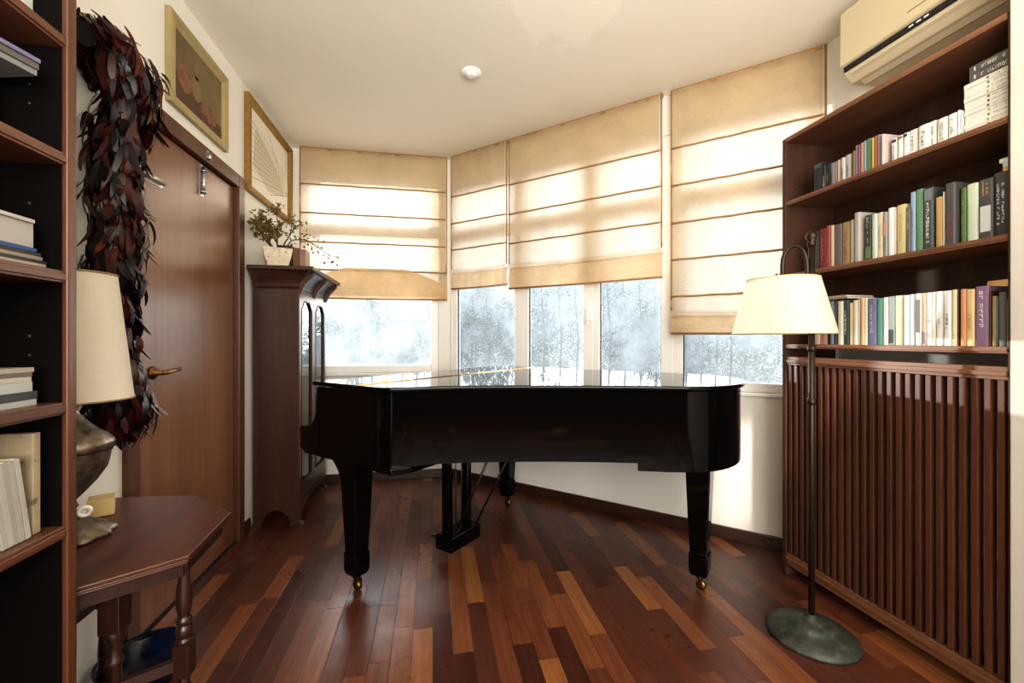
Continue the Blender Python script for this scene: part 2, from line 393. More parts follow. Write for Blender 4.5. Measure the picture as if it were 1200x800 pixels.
# far wall with its window opening
WX0, WX1, WZ0, WZ1 = -1.07, .05, .92, 2.56
mb = MB(); mb.box(XL, WX0, YF, YF+T, 0, ZC); mb.box(WX0, WX1, YF, YF+T, 0, WZ0); mb.box(WX0, WX1, YF, YF+T, WZ1, ZC); mb.box(WX1, CN.x, YF, YF+T, 0, ZC)
struct('wall_far', mb, M['wall'])
# bay wall running diagonally back to the right wall
DS0 = s_px(529)[0]; DS1 = s_px(960)[0]; DW0, DW1 = .89, 2.53
mb = MB(); dbox(mb, 0, DS0, 0, -T, 0, ZC); dbox(mb, DS0, DS1, 0, -T, 0, DW0); dbox(mb, DS0, DS1, 0, -T, DW1, ZC); dbox(mb, DS1, SEND+.06, 0, -T, 0, ZC)
struct('wall_bay', mb, M['wall'])
mb = MB(); mb.box(XR, XR+T, YR, YB+.05, 0, ZC); struct('wall_right', mb, M['wall'])
PY = on_x(1183, XP)[0]
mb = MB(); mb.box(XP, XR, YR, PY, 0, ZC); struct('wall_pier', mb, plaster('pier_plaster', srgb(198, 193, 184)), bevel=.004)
mb = MB(); mb.box(XL-T, XR+T, YR-T, YR, 0, ZC); struct('wall_rear', mb, M['case'])
# skirting
mb = MB(); dbox(mb, .01, SEND-.03, 0, .016, 0, .075); struct('baseboard_bay', mb, M['base'], bevel=.004)
mb = MB(); mb.box(XL, CN.x, YF-.016, YF, 0, .075); struct('baseboard_far', mb, M['base'], bevel=.004)
mb = MB(); mb.box(XL, XL+.014, DY1+.002, 2.96, 0, .075); struct('baseboard_left', mb, M['base'], bevel=.004)
# ------------------------------------------------------------------ windows
def window_frame_box(boxes, name, bev=.006):
    pass
# far window
fr = MB()
fy0, fy1 = YF+.02, YF+.08
fr.box(WX0, WX0+.06, fy0, fy1, WZ0, WZ1); fr.box(WX1-.065, WX1, fy0, fy1, WZ0, WZ1)
fr.box(WX0+.06, WX1-.065, fy0, fy1, WZ0, WZ0+.06); fr.box(WX0+.06, WX1-.065, fy0, fy1, WZ1-.06, WZ1); fr.box(WX0+.06, WX1-.065, fy0, fy1, 2.07, 2.17)
w1 = struct('window_1', fr, M['white'], bevel=.006)
for q0, q1 in ((WZ0+.06, 2.07), (2.17, WZ1-.06)):
    mb = MB(); mb.poly([(WX0+.06, YF+.05, q0), (WX1-.065, YF+.05, q0), (WX1-.065, YF+.05, q1), (WX0+.06, YF+.05, q1)]); part('pane', mb, M['glass'], w1, recalc=False)
mb = MB(); mb.box(WX0, WX1, YF-.03, YF+.02, WZ0-.025, WZ0); part('window_sill', mb, M['white'], w1, .006)
# bay windows: four lights between mullions
cuts = [(529, 613), (613, 694), (694, 788), (788, 960)]
glz = [(537.5, 605), (621, 685), (704, 776), (801, 945)]
for i, ((a, b), (g0, g1)) in enumerate(zip(cuts, glz)):
    s0, s1 = s_px(a)[0], s_px(b)[0]; h0, h1 = s_px(g0, -.05)[0], s_px(g1, -.05)[0]
    fr = MB()
    dbox(fr, s0, h0, -.02, -.08, DW0, DW1); dbox(fr, h1, s1, -.02, -.08, DW0, DW1)
    dbox(fr, h0, h1, -.02, -.08, DW0, DW0+.055); dbox(fr, h0, h1, -.02, -.08, DW1-.055, DW1); dbox(fr, h0, h1, -.02, -.08, 2.06, 2.15)
    w = struct('window_%d' % (i+2), fr, M['white'], bevel=.005)
    for q0, q1 in ((DW0+.055, 2.06), (2.15, DW1-.055)):
        mb = MB(); mb.poly([diag(h0, -.05, q0), diag(h1, -.05, q0), diag(h1, -.05, q1), diag(h0, -.05, q1)]); part('pane', mb, M['glass'], w, recalc=False)
    mb = MB()
    for q0, q1 in ((h0, h0+.006), (h1-.006, h1)): dbox(mb, q0, q1, -.040, -.047, DW0+.055, 2.06)
    part('gasket', mb, M['black'], w)
    mb = MB(); dbox(mb, s0, s1, .02, -.02, DW0-.022, DW0); part('window_sill', mb, M['white'], w, .005)
    if i == 1:
        hs = s_px(692, -.02)[0]; mb = MB(); dbox(mb, hs-.012, hs+.012, .0, -.02, 1.34, 1.46); mb.tube([diag(hs, .0, 1.42), diag(hs, .035, 1.42), diag(hs, .04, 1.40), diag(hs, .04, 1.31)], .008, 8)
        part('window_handle', mb, M['white'], w, .003)

# ------------------------------------------------------------------ roman blinds
def blind(name, fn, width, ztop, bat, zfold, zbot, label, arc=False):
    base = fn(width/2, 0, zbot)
    rt = thing(name, label, 'blind', (base.x, base.y, zbot), group=None)
    nu = 26
    def wav(u, z): return .004*math.sin(u*23+z*9)+.003*math.sin(u*61+z*3)
    # sheer face panel, bellied slightly between battens, ending in a soft loop over the fold
    zs = []; knots = [ztop]+list(bat)+[zfold]
    for a, b in zip(knots, knots[1:]):
        for k in range(8): zs.append((a+(b-a)*k/8, math.sin(PI*k/8)))
    zs.append((zfold, 0))
    mb = MB(); rows = []
    prof = [(z, .010*bel+.012*max(0, 1-(z-zfold)/.25)) for z, bel in zs]
    if arc: prof += [(zbot+.05, .006), (zbot+.02, .004)]
    if not arc: prof += [(zfold-.014, .030), (zfold-.028, .038), (zfold-.036, .034), (zfold-.036, .026)]
    for z, o in prof:
        rows.append([mb.bm.verts.new(fn(width*i/nu, .012+o+wav(width*i/nu, z), z+(-.012*math.sin(PI*i/nu) if z < zfold+.05 and not arc else 0))) for i in range(nu+1)])
    for a, b in zip(rows, rows[1:]):
        for i in range(nu):
            f = mb.bm.faces.new((a[i], a[i+1], b[i+1], b[i])); f.smooth = True
    part('sheer_panel', mb, M['blind'], rt, recalc=False)
    # gathered lower flap of doubled cloth
    mb = MB(); rows = []
    for k in range(13):
        t = k/12.0; row = []
        for i in range(nu+1):
            u = width*i/nu; a = i/nu
            top = (zfold-.026 if not arc else zbot+.055+(zfold+.02-zbot-.055)*min(1, 1.15*math.sin(PI*(.06+.88*a))**.85))
            z = top+(zbot-top)*t
            pl = .008*math.sin(a*19+t*2.2)*t+.005*math.sin(a*47)
            row.append(mb.bm.verts.new(fn(u, (.032 if arc else .006)+.016*math.sin(PI*min(1, t*1.05))+pl, z+.004*math.sin(a*9)*t)))
        rows.append(row)
    for a, b in zip(rows, rows[1:]):
        for i in range(nu):
            f = mb.bm.faces.new((a[i], a[i+1], b[i+1], b[i])); f.smooth = True
    part('folded_flap', mb, M['blind2'], rt, recalc=False)
    for z in bat:
        mb = MB(); mb.tube([fn(width*i/12, .014+.010+.002*math.sin(i), z+.0015*math.sin(i*2.1)) for i in range(13)], .0065, 8); part('batten', mb, M['batten'], rt)
    mb = MB(); mb.tube([fn(0, .02, zbot), fn(width/2, .022, zbot-.004), fn(width, .02, zbot)], .007, 8); part('bottom_hem', mb, M['batten'], rt)
    for u in (.004, width-.004):
        mb = MB(); mb.tube([fn(u, .022+.002*math.sin(k), ztop+(zfold-ztop)*k/8) for k in range(9)], .005, 6)
        part('side_hem', mb, M['batten'], rt)
    mb = MB(); q = [fn(0, -.012, ztop-.012), fn(width, -.012, ztop-.012), fn(width, .009, ztop-.012), fn(0, .009, ztop-.012)]
    mb.hexa(q, [Vector((p.x, p.y, ZC-.002)) for p in q]); part('head_rail', mb, M['batten'], rt)
    mb = MB(); mb.tube([fn(width-.015, .03, ztop), fn(width-.013, .034, zfold+.2), fn(width-.02, .04, zfold+.08), fn(width-.03, .036, zfold+.02)], .0016, 5); part('pull_cord', mb, M['white'], rt)
    return rt
bo = .07
fx0 = on_y(351, YF-.07)[0]; fx1 = on_y(524, YF-.07)[0]
blind('roman_blind', lambda u, o, z: Vector((fx0+u, YF-.045-o, z)), fx1-fx0, 2.768, [2.47, 2.235, 2.0, 1.775], 1.775, 1.545,
      'tan roman blind with arched gathered bottom hanging on the far window behind the cabinet', arc=True)
for (p0, p1, bat, zf, zb, lb) in (
    (528.5, 594, [2.42, 2.19, 1.965], 1.80, 1.635, 'narrow tan roman blind, narrowest of the four, in the corner of the bay window'),
    (596, 776, [2.41, 2.18, 1.95], 1.79, 1.60, 'wide tan roman blind in the middle of the bay window with a deep folded hem'),
    (786, 969, [2.40, 2.165, 1.93, 1.70, 1.47], 1.385, 1.24, 'long tan roman blind beside the right bookcase, hanging lowest of the four')):
    s0, s1 = s_px(p0, bo)[0], s_px(p1, bo)[0]
    blind('roman_blind', (lambda s0: lambda u, o, z: diag(s0+u, .045+o, z))(s0), s1-s0, 2.768, bat, zf, zb, lb)

# ------------------------------------------------------------------ door
mb = MB()
mb.box(XL-.10, XL+.018, DY0, DY0+.075, 0, DZ); mb.box(XL-.10, XL+.018, DY1-.075, DY1, 0, DZ); mb.box(XL-.10, XL+.018, DY0+.075, DY1-.075, DZ-.075, DZ)
d = struct('door_1', mb, M['jamb'], bevel=.004)
mb = MB(); mb.box(XL-.055, XL-.012, DY0+.083, DY1-.083, .008, DZ-.083); leaf = part('door_leaf', mb, M['door'], d, .003)
mb = MB(); mb.box(XL-.1, XL-.09, DY0, DY1, -.03, DZ); mb.box(XL-.1, XL-.0, DY0+.075, DY1-.075, -.03, .006); part('door_leak_cover', mb, M['shadow_gap'], d)  # dark backing sheet and threshold added to stop light leaking past the leaf
hy, hz = on_x(180, XL)[0]+.01, hgt(437, on_x(180, XL)[1])
mb = MB(); mb.lathe([(.0, 0), (.026, 0), (.028, .006), (.024, .011), (.012, .014), (.010, .045), (0, .045)], (XL-.012, hy, hz), 24, axis=(1, 0, 0))
mb.tube([(XL+.028, hy, hz), (XL+.034, hy+.02, hz), (XL+.034, hy+.06, hz+.004), (XL+.03, hy+.125, hz+.008)], [.009, .010, .0085, .007], 12)
part('door_handle', mb, M['oldbrass'], d)
by, bz = on_x(239, XL)
mb = MB(); mb.box(XL-.012, XL-.009, by-.016, by+.016, 1.93, DZ-.09); mb.box(XL+.018, XL+.022, by-.016, by+.016, DZ-.06, DZ-.02)
mb.tube([(XL+.0, by, 1.94), (XL+.0, by, DZ-.1)], .008, 10); mb.tube([(XL+.027, by, DZ-.065), (XL+.027, by, DZ-.03)], .008, 10)
for q in (1.95, 2.0, 2.06): mb.tube([(XL-.012, by-.012, q), (XL+.006, by-.008, q), (XL+.012, by, q), (XL+.006, by+.008, q), (XL-.012, by+.012, q)], .004, 6)
part('bolt', mb, M['steel'], d)
hy2, zc2 = on_x(184, XL); hz2 = hgt(211, zc2)
mb = MB(); mb.box(XL-.012, XL-.009, DY0+.085, hy2+.055, hz2-.018, hz2+.018); mb.tube([(XL, DY0+.085, hz2), (XL, hy2+.05, hz2)], .009, 10); mb.box(XL+.018, XL+.022, DY0+.02, DY0+.07, hz2-.016, hz2+.016)
part('bolt', mb, M['steel'], d)
mb = MB()
for y0, y1, z0, z1 in ((DY0+.25, DY1-.25, .25, .26),): pass
mb.bm.free()

# ------------------------------------------------------------------ right bookcase with books
BX = 1.77
Y0, Y1 = PY+.006, 1.905
rt = thing('bookcase', 'dark brown wooden bookcase above the slatted radiator cover at the right', 'bookcase', ((BX+2.075)/2, (Y0+Y1)/2, 0))
tk = .022
mb = MB(); mb.box(BX, 2.072, Y1-tk, Y1, .0, 2.225); part('side_panel', mb, M['case'], rt, .002)
mb = MB(); mb.box(BX, 2.072, Y0, Y0+.005, 0, 2.225); part('side_panel', mb, M['case'], rt)
mb = MB(); mb.box(BX-.004, 2.072, Y0+.006, Y1-tk, 2.203, 2.225); part('top_panel', mb, M['case_y'], rt, .002)
mb = MB(); mb.box(2.06, 2.072, Y0+.006, Y1-tk, 1.16, 2.203); part('back_panel', mb, M['case'], rt)
SH = [1.902, 1.532, 1.178]
for z in SH:
    mb = MB(); mb.box(BX, 2.06, Y0+.006, Y1-tk, z-tk, z)
    mb.box(BX-.004, BX, Y0+.006, Y1-tk, z-tk*.72, z-tk*.28)
    part('shelf', mb, M['case_y'], rt, .0015)
for z in (1.62, 1.98, 1.30):
    for x in (1.83, 2.0):
        mb = MB(); mb.lathe([(0, 0), (.004, 0), (.004, .004), (0, .004)], (x, Y1-tk, z), 10, axis=(0, -1, 0)); part('shelf_pin', mb, M['oldbrass'], rt)

# slatted radiator cover below
rc = thing('radiator_cover', 'dark brown radiator cover of vertical wooden slats below the right bookcase', 'radiator cover', (BX+.01, (Y0+Y1)/2, 0))
ys0, ys1 = Y0+.006, Y1-tk-.004
mb = MB(); mb.box(BX+.002, BX+.034, ys0, ys1, 1.072, 1.115); mb.box(BX-.004, BX+.002, ys0, ys1, 1.084, 1.1); part('top_rail', mb, M['case_y'], rc, .002)
mb = MB(); mb.box(BX+.002, BX+.034, ys0, ys1, .06, .118); mb.box(BX-.004, BX+.002, ys0, ys1, .085, .102); part('bottom_rail', mb, M['case_y'], rc, .002)
mb = MB(); ns = 25; pit = (ys1-ys0)/ns
for i in range(ns):
    y = ys0+pit*(i+.28); mb.box(BX+.004, BX+.03, y, y+pit*.5, .118, 1.072)
part('slat_panel', mb, M['slat'], rc, .0015)
rd = thing('radiator', 'white panel radiator seen through the slats of the wooden cover', 'radiator', (1.98, (Y0+Y1)/2, .1))
mb = MB(); mb.box(1.93, 1.95, ys0+.04, ys1-.2, .16, .98)
for i in range(18): 
    y = ys0+.06+i*.034; mb.box(1.92, 1.93, y, y+.016, .18, .96)
part('panel', mb, M['white'], rd, .003)
mb = MB(); mb.box(1.95, 2.05, ys0+.05, ys1-.21, .18, .97); part('convector', mb, M['white'], rd)
for y in (ys0+.1, ys1-.3):
    mb = MB(); mb.box(1.94, 2.04, y, y+.025, 0, .18); part('foot', mb, M['white'], rd)

# books ---------------------------------------------------------------
page_m = plain('book_pages', srgb(224, 214, 190), .8, var=.06, scale=60)
_bm = {}
def bookmat(c):
    if c not in _bm: g_ = sum(c)/3.0; _bm[c] = plain('book_cover', srgb(*[(v*.82+g_*.18)*.9 for v in c]), .55, var=.07, scale=25)
    return _bm[c]
SPX = 1.792
def lettering(mb, P, U, V, Nn, length, width, rows=1, fill=.55, seed=0):
    """tiny blocked strokes like print too small to read, along U on a surface at P with normal Nn"""
    rd_ = random.Random(seed)
    rowh = width/rows
    for r in range(rows):
        u = 0.0
        while u < length:
            w = rowh*rd_.uniform(.3, .6)
            if u+w > length: break
            if rd_.random() < .86:
                a = P+U*u+V*(rowh*(r+.5-fill/2))+Nn*.0006
                h = rowh*fill*rd_.uniform(.65, 1)
                k = rd_.random(); e = w*.28
                mb.poly([a, a+U*e, a+U*e+V*h, a+V*h])
                if k < .8: mb.poly([a+V*(h-e)+U*e, a+U*w+V*(h-e), a+U*w+V*h, a+V*h+U*e])
                if k > .4: mb.poly([a+U*e, a+U*w, a+U*w+V*e, a+V*e+U*e])
                if k > .25 and k < .7: mb.poly([a+U*(w-e)+V*e, a+U*w+V*e, a+U*w+V*(h-e), a+U*(w-e)+V*(h-e)])
            u += w*1.35
def upright(px0, px1, pyt, shelf_z, col, label, group, depth=.15, xf=None, text=None, band=None, lean=0, name='book'):
    X = xf if xf else SPX+random.uniform(-.004, .006)
    ya, za = on_x(px0, X); yb, zb_ = on_x(px1, X)
    top = hgt(pyt, za); y0, y1 = yb+.0006, ya-.0006; th = y1-y0
    yc = (y0+y1)/2
    mb = MB(); z0 = shelf_z+.0006; h = top-z0
    xb = min(X+depth, 2.056); cb = min(.0022, th*.18)
    # boards and rounded spine in one profile, page block between
    prof = [(xb, y0), (X+.004, y0), (X+.001, y0+th*.15), (X, y0+th*.35), (X, y1-th*.35), (X+.001, y1-th*.15), (X+.004, y1), (xb, y1), (xb, y1-cb), (X+.008, y1-cb), (X+.008, y0+cb), (xb, y0+cb)]
    bot = [mb.bm.verts.new((x, y, z0)) for x, y in prof]; tp = [mb.bm.verts.new((x, y, top)) for x, y in prof]
    n = len(prof)
    for i in range(n): mb.bm.faces.new((bot[i], bot[(i+1) % n], tp[(i+1) % n], tp[i]))
    for ring in (bot, tp):
        mb.bm.faces.new((ring[0], ring[1], ring[10], ring[11])); mb.bm.faces.new((ring[1], ring[2], ring[3], ring[4], ring[5], ring[6], ring[9], ring[10])); mb.bm.faces.new((ring[6], ring[7], ring[8], ring[9]))
    mb.box(X+.008, xb-.004, y0+cb, y1-cb, z0+.002, top-.003, mi=1)
    if band:
        for (f0, f1, bc) in band: 
            mb.box(X-.0005, X+.0004, y0+th*.12, y1-th*.12, z0+h*f0, z0+h*f1, mi=2)
    mats = [bookmat(col), page_m] + ([bookmat(band[0][2])] if band else [])
    o = part(name, mb, mats, loc=(X+depth/2, yc, shelf_z)); tag(o, label, 'book', group)
    if text:
        tcol, f0, f1 = text[:3]; rows = text[3] if len(text) > 3 else 1
        t = MB(); lettering(t, Vector((X-.0005, y1-th*.2, z0+h*f1)), Vector((0, 0, -1)), Vector((0, -1, 0)), Vector((-1, 0, 0)), h*(f1-f0), th*.6, rows, seed=int(px0*7))
        part('spine_lettering', t, bookmat(tcol), o, recalc=False)
    return o
ORD = ['first', 'second', 'third', 'fourth', 'fifth', 'sixth', 'seventh', 'eighth', 'ninth', 'tenth', 'eleventh', 'twelfth', 'thirteenth', 'fourteenth', 'fifteenth', 'sixteenth', 'seventeenth', 'eighteenth', 'nineteenth', 'twentieth']
ORD += ['twenty-'+w for w in ORD[:9]] + ['thirtieth'] + ['thirty-'+w for w in ORD[:9]] + ['fortieth']
W = (238, 236, 228); K = (30, 28, 28)
top_row = [  # px0, px1, top y, colour, words, extras
 (953, 963, 194, (38, 46, 50), 'charcoal book with a slate top', dict(band=[(.82, .98, (70, 92, 98))], depth=.17)),
 (963.6, 967, 195, (36, 38, 42), 'thin black book with white lettering', dict(text=(W, .02, .55))),
 (967.3, 972.3, 194, (34, 34, 32), 'black book with yellow lettering', dict(text=((190, 180, 50), .03, .62))),
 (972.6, 977.2, 192, (122, 112, 124), 'grey violet book', dict(text=(K, .1, .5))),
 (977.6, 980.8, 190, (160, 132, 124), 'dusty pink book', {}),
 (981, 984.2, 188, (204, 184, 160), 'cream book', {}),
 (984.5, 989.4, 186, (196, 188, 186), 'pale book with black lettering', dict(text=(K, .04, .6))),
 (989.8, 997.2, 183, (186, 184, 178), 'light grey book with bold dark lettering', dict(text=((70, 68, 66), .06, .7))),
 (997.6, 1001.6, 178, (112, 92, 70), 'brown speckled book', {}),
 (1002, 1004.6, 171, (176, 126, 128), 'pink book', {}),
 (1004.8, 1007.6, 170, (122, 92, 128), 'violet book', {}),
 (1007.9, 1011, 168, (190, 122, 98), 'salmon book', {}),
 (1011.2, 1014.4, 166, (128, 148, 156), 'grey blue book', {}),
 (1014.6, 1020.4, 164, (98, 146, 104), 'green book', {}),
 (1020.7, 1023.8, 162, (204, 168, 70), 'yellow book', {}),
 (1024, 1027, 160, (174, 92, 58), 'orange red book', {}),
 (1027.3, 1032, 159, (158, 144, 152), 'lavender grey book', {}),
 (1032.3, 1035.6, 158, (206, 186, 178), 'pale pink book standing forward', dict(depth=.2, xf=1.782)),
 (1044, 1051, 164, W, 'white book with a dark portrait mark', dict(band=[(.84, .95, (60, 54, 50))], text=((150, 146, 140), .1, .7))),
 (1051.6, 1057.8, 160, W, 'white book with a small brown portrait mark', dict(band=[(.86, .95, (120, 96, 84))])),
 (1058.1, 1063.9, 157, W, 'white book with a black portrait mark', dict(band=[(.84, .96, (50, 46, 46))])),
 (1064.3, 1074.8, 154.5, W, 'thick white book', dict(text=((160, 156, 148), .15, .75))),
 (1075.6, 1088, 149, W, 'thick white book starting a taller run', dict(text=((130, 126, 120), .1, .75))),
 (1088.4, 1097, 144, W, 'white book with fine grey lettering', dict(text=((140, 136, 130), .1, .8))),
 (1097.5, 1110, 141, (232, 229, 220), 'broad off-white book', dict(text=((150, 146, 138), .12, .8))),
 (1110.5, 1121, 135.5, W, 'white book near the horizontal stack', dict(text=((130, 126, 120), .2, .8))),
 (1121.3, 1124.8, 130, W, 'thin white book near the horizontal stack', {}),
 (1125.2, 1128.4, 131, (226, 222, 214), 'thin ivory book against the horizontal stack', {}),
]
g1 = 'books standing on the top shelf of the right bookcase'
for i, (a, b, t, c, w, kw) in enumerate(top_row):
    upright(a, b, t, SH[0], c, '%s, %s from left, right bookcase top shelf' % (w, ORD[i]), g1, **kw)
mid_row = [
 (952.5, 959.4, 272, (72, 68, 66), 'dark grey book behind the lamp pole', {}),
 (959.8, 967.6, 269, (128, 34, 40), 'deep red book', dict(text=((190, 110, 100), .15, .75))),
 (967.9, 972.6, 265, (168, 68, 56), 'brick red book', dict(text=((220, 150, 120), .1, .5))),
 (973, 977, 264.5, (214, 188, 152), 'cream book', {}),
 (977.4, 986, 264, (112, 96, 98), 'mauve brown book', {}),
 (986.4, 996, 261.5, (172, 140, 92), 'tan gold book', dict(text=((120, 92, 56), .1, .8))),
 (996.4, 1000.2, 258, (190, 184, 172), 'thin pale grey book', {}),
 (1000.5, 1007, 250, (176, 172, 162), 'tall light grey book standing forward', dict(xf=1.78, depth=.18)),
 (1013.2, 1020.5, 253, (58, 56, 50), 'dark book with a green foot', dict(band=[(.04, .3, (96, 140, 78))], text=((210, 206, 190), .35, .95))),
 (1021, 1027.2, 252, (196, 212, 198), 'pale mint book', {}),
 (1027.6, 1034.3, 250, (222, 208, 172), 'cream yellow book', dict(text=((160, 140, 100), .2, .7))),
 (1034.6, 1039.8, 249, (164, 162, 160), 'grey book with a pink panel', dict(band=[(.5, .78, (206, 150, 134))], text=((80, 80, 84), .1, .45))),
 (1040.2, 1046.8, 244.5, (236, 236, 236), 'bright white book', {}),
 (1047.1, 1049.8, 245, (214, 192, 176), 'thin pinkish book', {}),
 (1050.1, 1061, 241.5, (208, 196, 134), 'pale yellow book', dict(text=((180, 166, 104), .2, .8))),
 (1061.4, 1065.8, 243, (96, 92, 84), 'grey olive book', dict(text=((200, 196, 180), .5, .9))),
 (1066.2, 1072.5, 226, (142, 168, 200), 'light blue book', dict(text=((100, 124, 160), .3, .7))),
 (1072.9, 1081, 223, (96, 150, 108), 'green book with a dark edge', {}),
 (1081.6, 1093, 222, (72, 76, 80), 'dark slate book', dict(band=[(.8, .98, (112, 124, 128))], text=((214, 214, 210), .08, .76))),
 (1095.8, 1104, 232, (208, 164, 92), 'golden book', {}),
 (1104.3, 1107, 225, (232, 228, 220), 'thin white book', {}),
 (1107.3, 1119, 216, (78, 74, 74), 'dark grey book with red lettering', dict(text=((176, 72, 62), .1, .5, 2), xf=1.782, depth=.2)),
 (1124.8, 1131.8, 221, (82, 120, 54), 'grass green book', dict(text=((140, 176, 90), .15, .85))),
 (1132.2, 1146, 217, (200, 214, 190), 'broad pale green book', {}),
 (1146.6, 1163, 212, (76, 74, 76), 'black and white photo book with yellow lettering', dict(band=[(.12, .55, (206, 206, 206))], text=((206, 176, 60), .72, .96, 2))),
 (1163.5, 1182.6, 204, (66, 64, 66), 'broad charcoal book with white lettering', dict(text=((226, 226, 224), .18, .82, 2))),
]
g2 = 'books standing on the middle shelf of the right bookcase'
for i, (a, b, t, c, w, kw) in enumerate(mid_row):
    upright(a, b, t, SH[1], c, '%s, %s from left, right bookcase middle shelf' % (w, ORD[i]), g2, **kw)
low_row = [
 (953, 960.2, 356, (208, 178, 158), 'pale peach book half behind the lampshade', {}),
 (960.6, 969, 354.5, (196, 140, 118), 'salmon book beside the lampshade', dict(text=((90, 60, 50), .05, .3))),
 (969.3, 971.6, 354, K, 'thin black book', {}),
 (971.9, 976.3, 353, (110, 116, 134), 'slate blue book', {}),
 (976.6, 980.8, 353, (66, 78, 76), 'dark grey green book', dict(text=((220, 220, 214), .3, .9))),
 (981.2, 987, 353, (222, 216, 190), 'cream book between two dark ones', {}),
 (987.4, 994.3, 351.6, (54, 72, 70), 'dark teal book with white lettering', dict(text=((226, 226, 220), .2, .8))),
 (995, 999, 355, (222, 204, 160), 'cream yellow book', {}),
 (999.3, 1004.3, 352, (228, 216, 194), 'ivory book', {}),
 (1004.6, 1007.6, 350.5, (232, 226, 214), 'thin white book', {}),
 (1008, 1012.2, 349.3, (220, 178, 130), 'peach book', {}),
 (1012.5, 1016, 349, (234, 220, 192), 'pale cream book', {}),
 (1016.3, 1026.8, 350, (118, 122, 166), 'blue violet book', dict(text=((206, 206, 224), .2, .85))),
 (1027.2, 1034, 350, (92, 172, 152), 'turquoise green book', {}),
 (1034.4, 1040, 348.6, (236, 234, 228), 'white book', {}),
 (1040.4, 1048, 347.6, (166, 182, 178), 'grey green book with a dark foot', dict(band=[(.04, .32, (58, 60, 66))])),
 (1048.4, 1057.2, 346.6, (236, 222, 186), 'warm cream book', {}),
 (1058.4, 1065.3, 346, (206, 216, 222), 'pale blue grey book', {}),
 (1065.6, 1071.8, 345, (222, 226, 230), 'cool white book', {}),
 (1072.1, 1079, 344, (208, 210, 210), 'light grey book with a dark title bar', dict(band=[(.25, .88, (108, 110, 112))])),
 (1079.3, 1085, 343.6, (236, 206, 180), 'pale peach book with a grey foot', dict(band=[(.03, .26, (128, 124, 128))])),
 (1085.3, 1091.3, 343, (236, 224, 222), 'pinkish white book', dict(text=((120, 110, 120), .4, .6))),
 (1091.6, 1096, 342.3, (238, 226, 206), 'thin cream book', {}),
 (1096.3, 1105, 341.7, (238, 238, 236), 'bright white book', dict(text=((180, 180, 180), .3, .7))),
 (1105.3, 1114.4, 341, (240, 240, 238), 'white book with black lettering', dict(text=((60, 60, 64), .3, .62))),
 (1114.7, 1120.8, 339.6, (232, 222, 176), 'pale yellow book', dict(text=((90, 110, 70), .03, .2))),
 (1121.1, 1124.2, 339.4, (88, 54, 30), 'thin dark brown book', {}),
 (1124.6, 1131, 339, (218, 148, 92), 'orange book', {}),
 (1131.4, 1141.6, 339.3, (234, 204, 142), 'broad straw yellow book', dict(text=((190, 150, 96), .25, .6))),
 (1142.2, 1158.2, 336, (148, 112, 150), 'broad purple book with white lettering', dict(text=((232, 224, 232), .3, .92))),
 (1158.6, 1161.6, 341, (72, 48, 30), 'thin brown book', {}),
 (1161.9, 1166.8, 347, (176, 144, 96), 'tan book', {}),
 (1167.1, 1169.2, 347, (96, 186, 190), 'thin turquoise book', {}),
 (1169.5, 1179, 342.4, (112, 108, 106), 'grey cloth book', {}),
 (1179.4, 1182.8, 350, (150, 154, 150), 'small speckled grey book', {}),
]
g3 = 'books standing on the lowest shelf of the right bookcase'
for i, (a, b, t, c, w, kw) in enumerate(low_row):
    upright(a, b, t, SH[2], c, '%s, %s from left, right bookcase lowest shelf' % (w, ORD[i]), g3, depth=kw.pop('depth', .14), **kw)

def flat_book(x0, x1, y0, y1, z0, z1, col, label, group, mark=None, face='-x', rot=0, name='book', cat='book', text=None, pages=None):
    """a closed book lying flat; its spine looks toward face"""
    th = z1-z0; cb = min(.003, th*.16)
    c = Vector(((x0+x1)/2, (y0+y1)/2, z0)); hx, hy_ = (x1-x0)/2, (y1-y0)/2
    mb = MB()
    mb.box(-hx, hx, -hy_, hy_, 0, cb); mb.box(-hx, hx, -hy_, hy_, th-cb, th)
    if face == '-x': mb.box(-hx, -hx+cb, -hy_, hy_, cb, th-cb); mb.box(-hx+cb, hx-.004, -hy_+.003, hy_-.003, cb, th-cb, mi=1)
    else: mb.box(hx-cb, hx, -hy_, hy_, cb, th-cb); mb.box(-hx+.004, hx-cb, -hy_+.003, hy_-.003, cb, th-cb, mi=1)
    mats = [bookmat(col), pages or page_m]
    if mark:
        sg = -1 if face == '-x' else 1
        q0, q1, mc = mark; mb.box(sg*(hx-.0004), sg*(hx+.0005), hy_-(q1)*2*hy_, hy_-q0*2*hy_, th*.25, th*.75, mi=2); mats.append(bookmat(mc))
    bmesh.ops.transform(mb.bm, matrix=Matrix.Translation(c) @ Matrix.Rotation(rot, 4, 'Z'), verts=mb.bm.verts[:])
    o = part(name, mb, mats, loc=c); tag(o, label, cat, group)
    if text:
        sg = -1 if face == '-x' else 1
        t = MB(); q0, q1, mc = text
        lettering(t, c+Vector((sg*(hx+.0002), hy_-q0*2*hy_, th*.25)), Vector((0, -1, 0)), Vector((0, 0, 1)), Vector((sg, 0, 0)), (q1-q0)*2*hy_, th*.5, 1, .9, seed=int(z0*9999))
        part('spine_lettering', t, bookmat(mc), o, recalc=False)
    return o
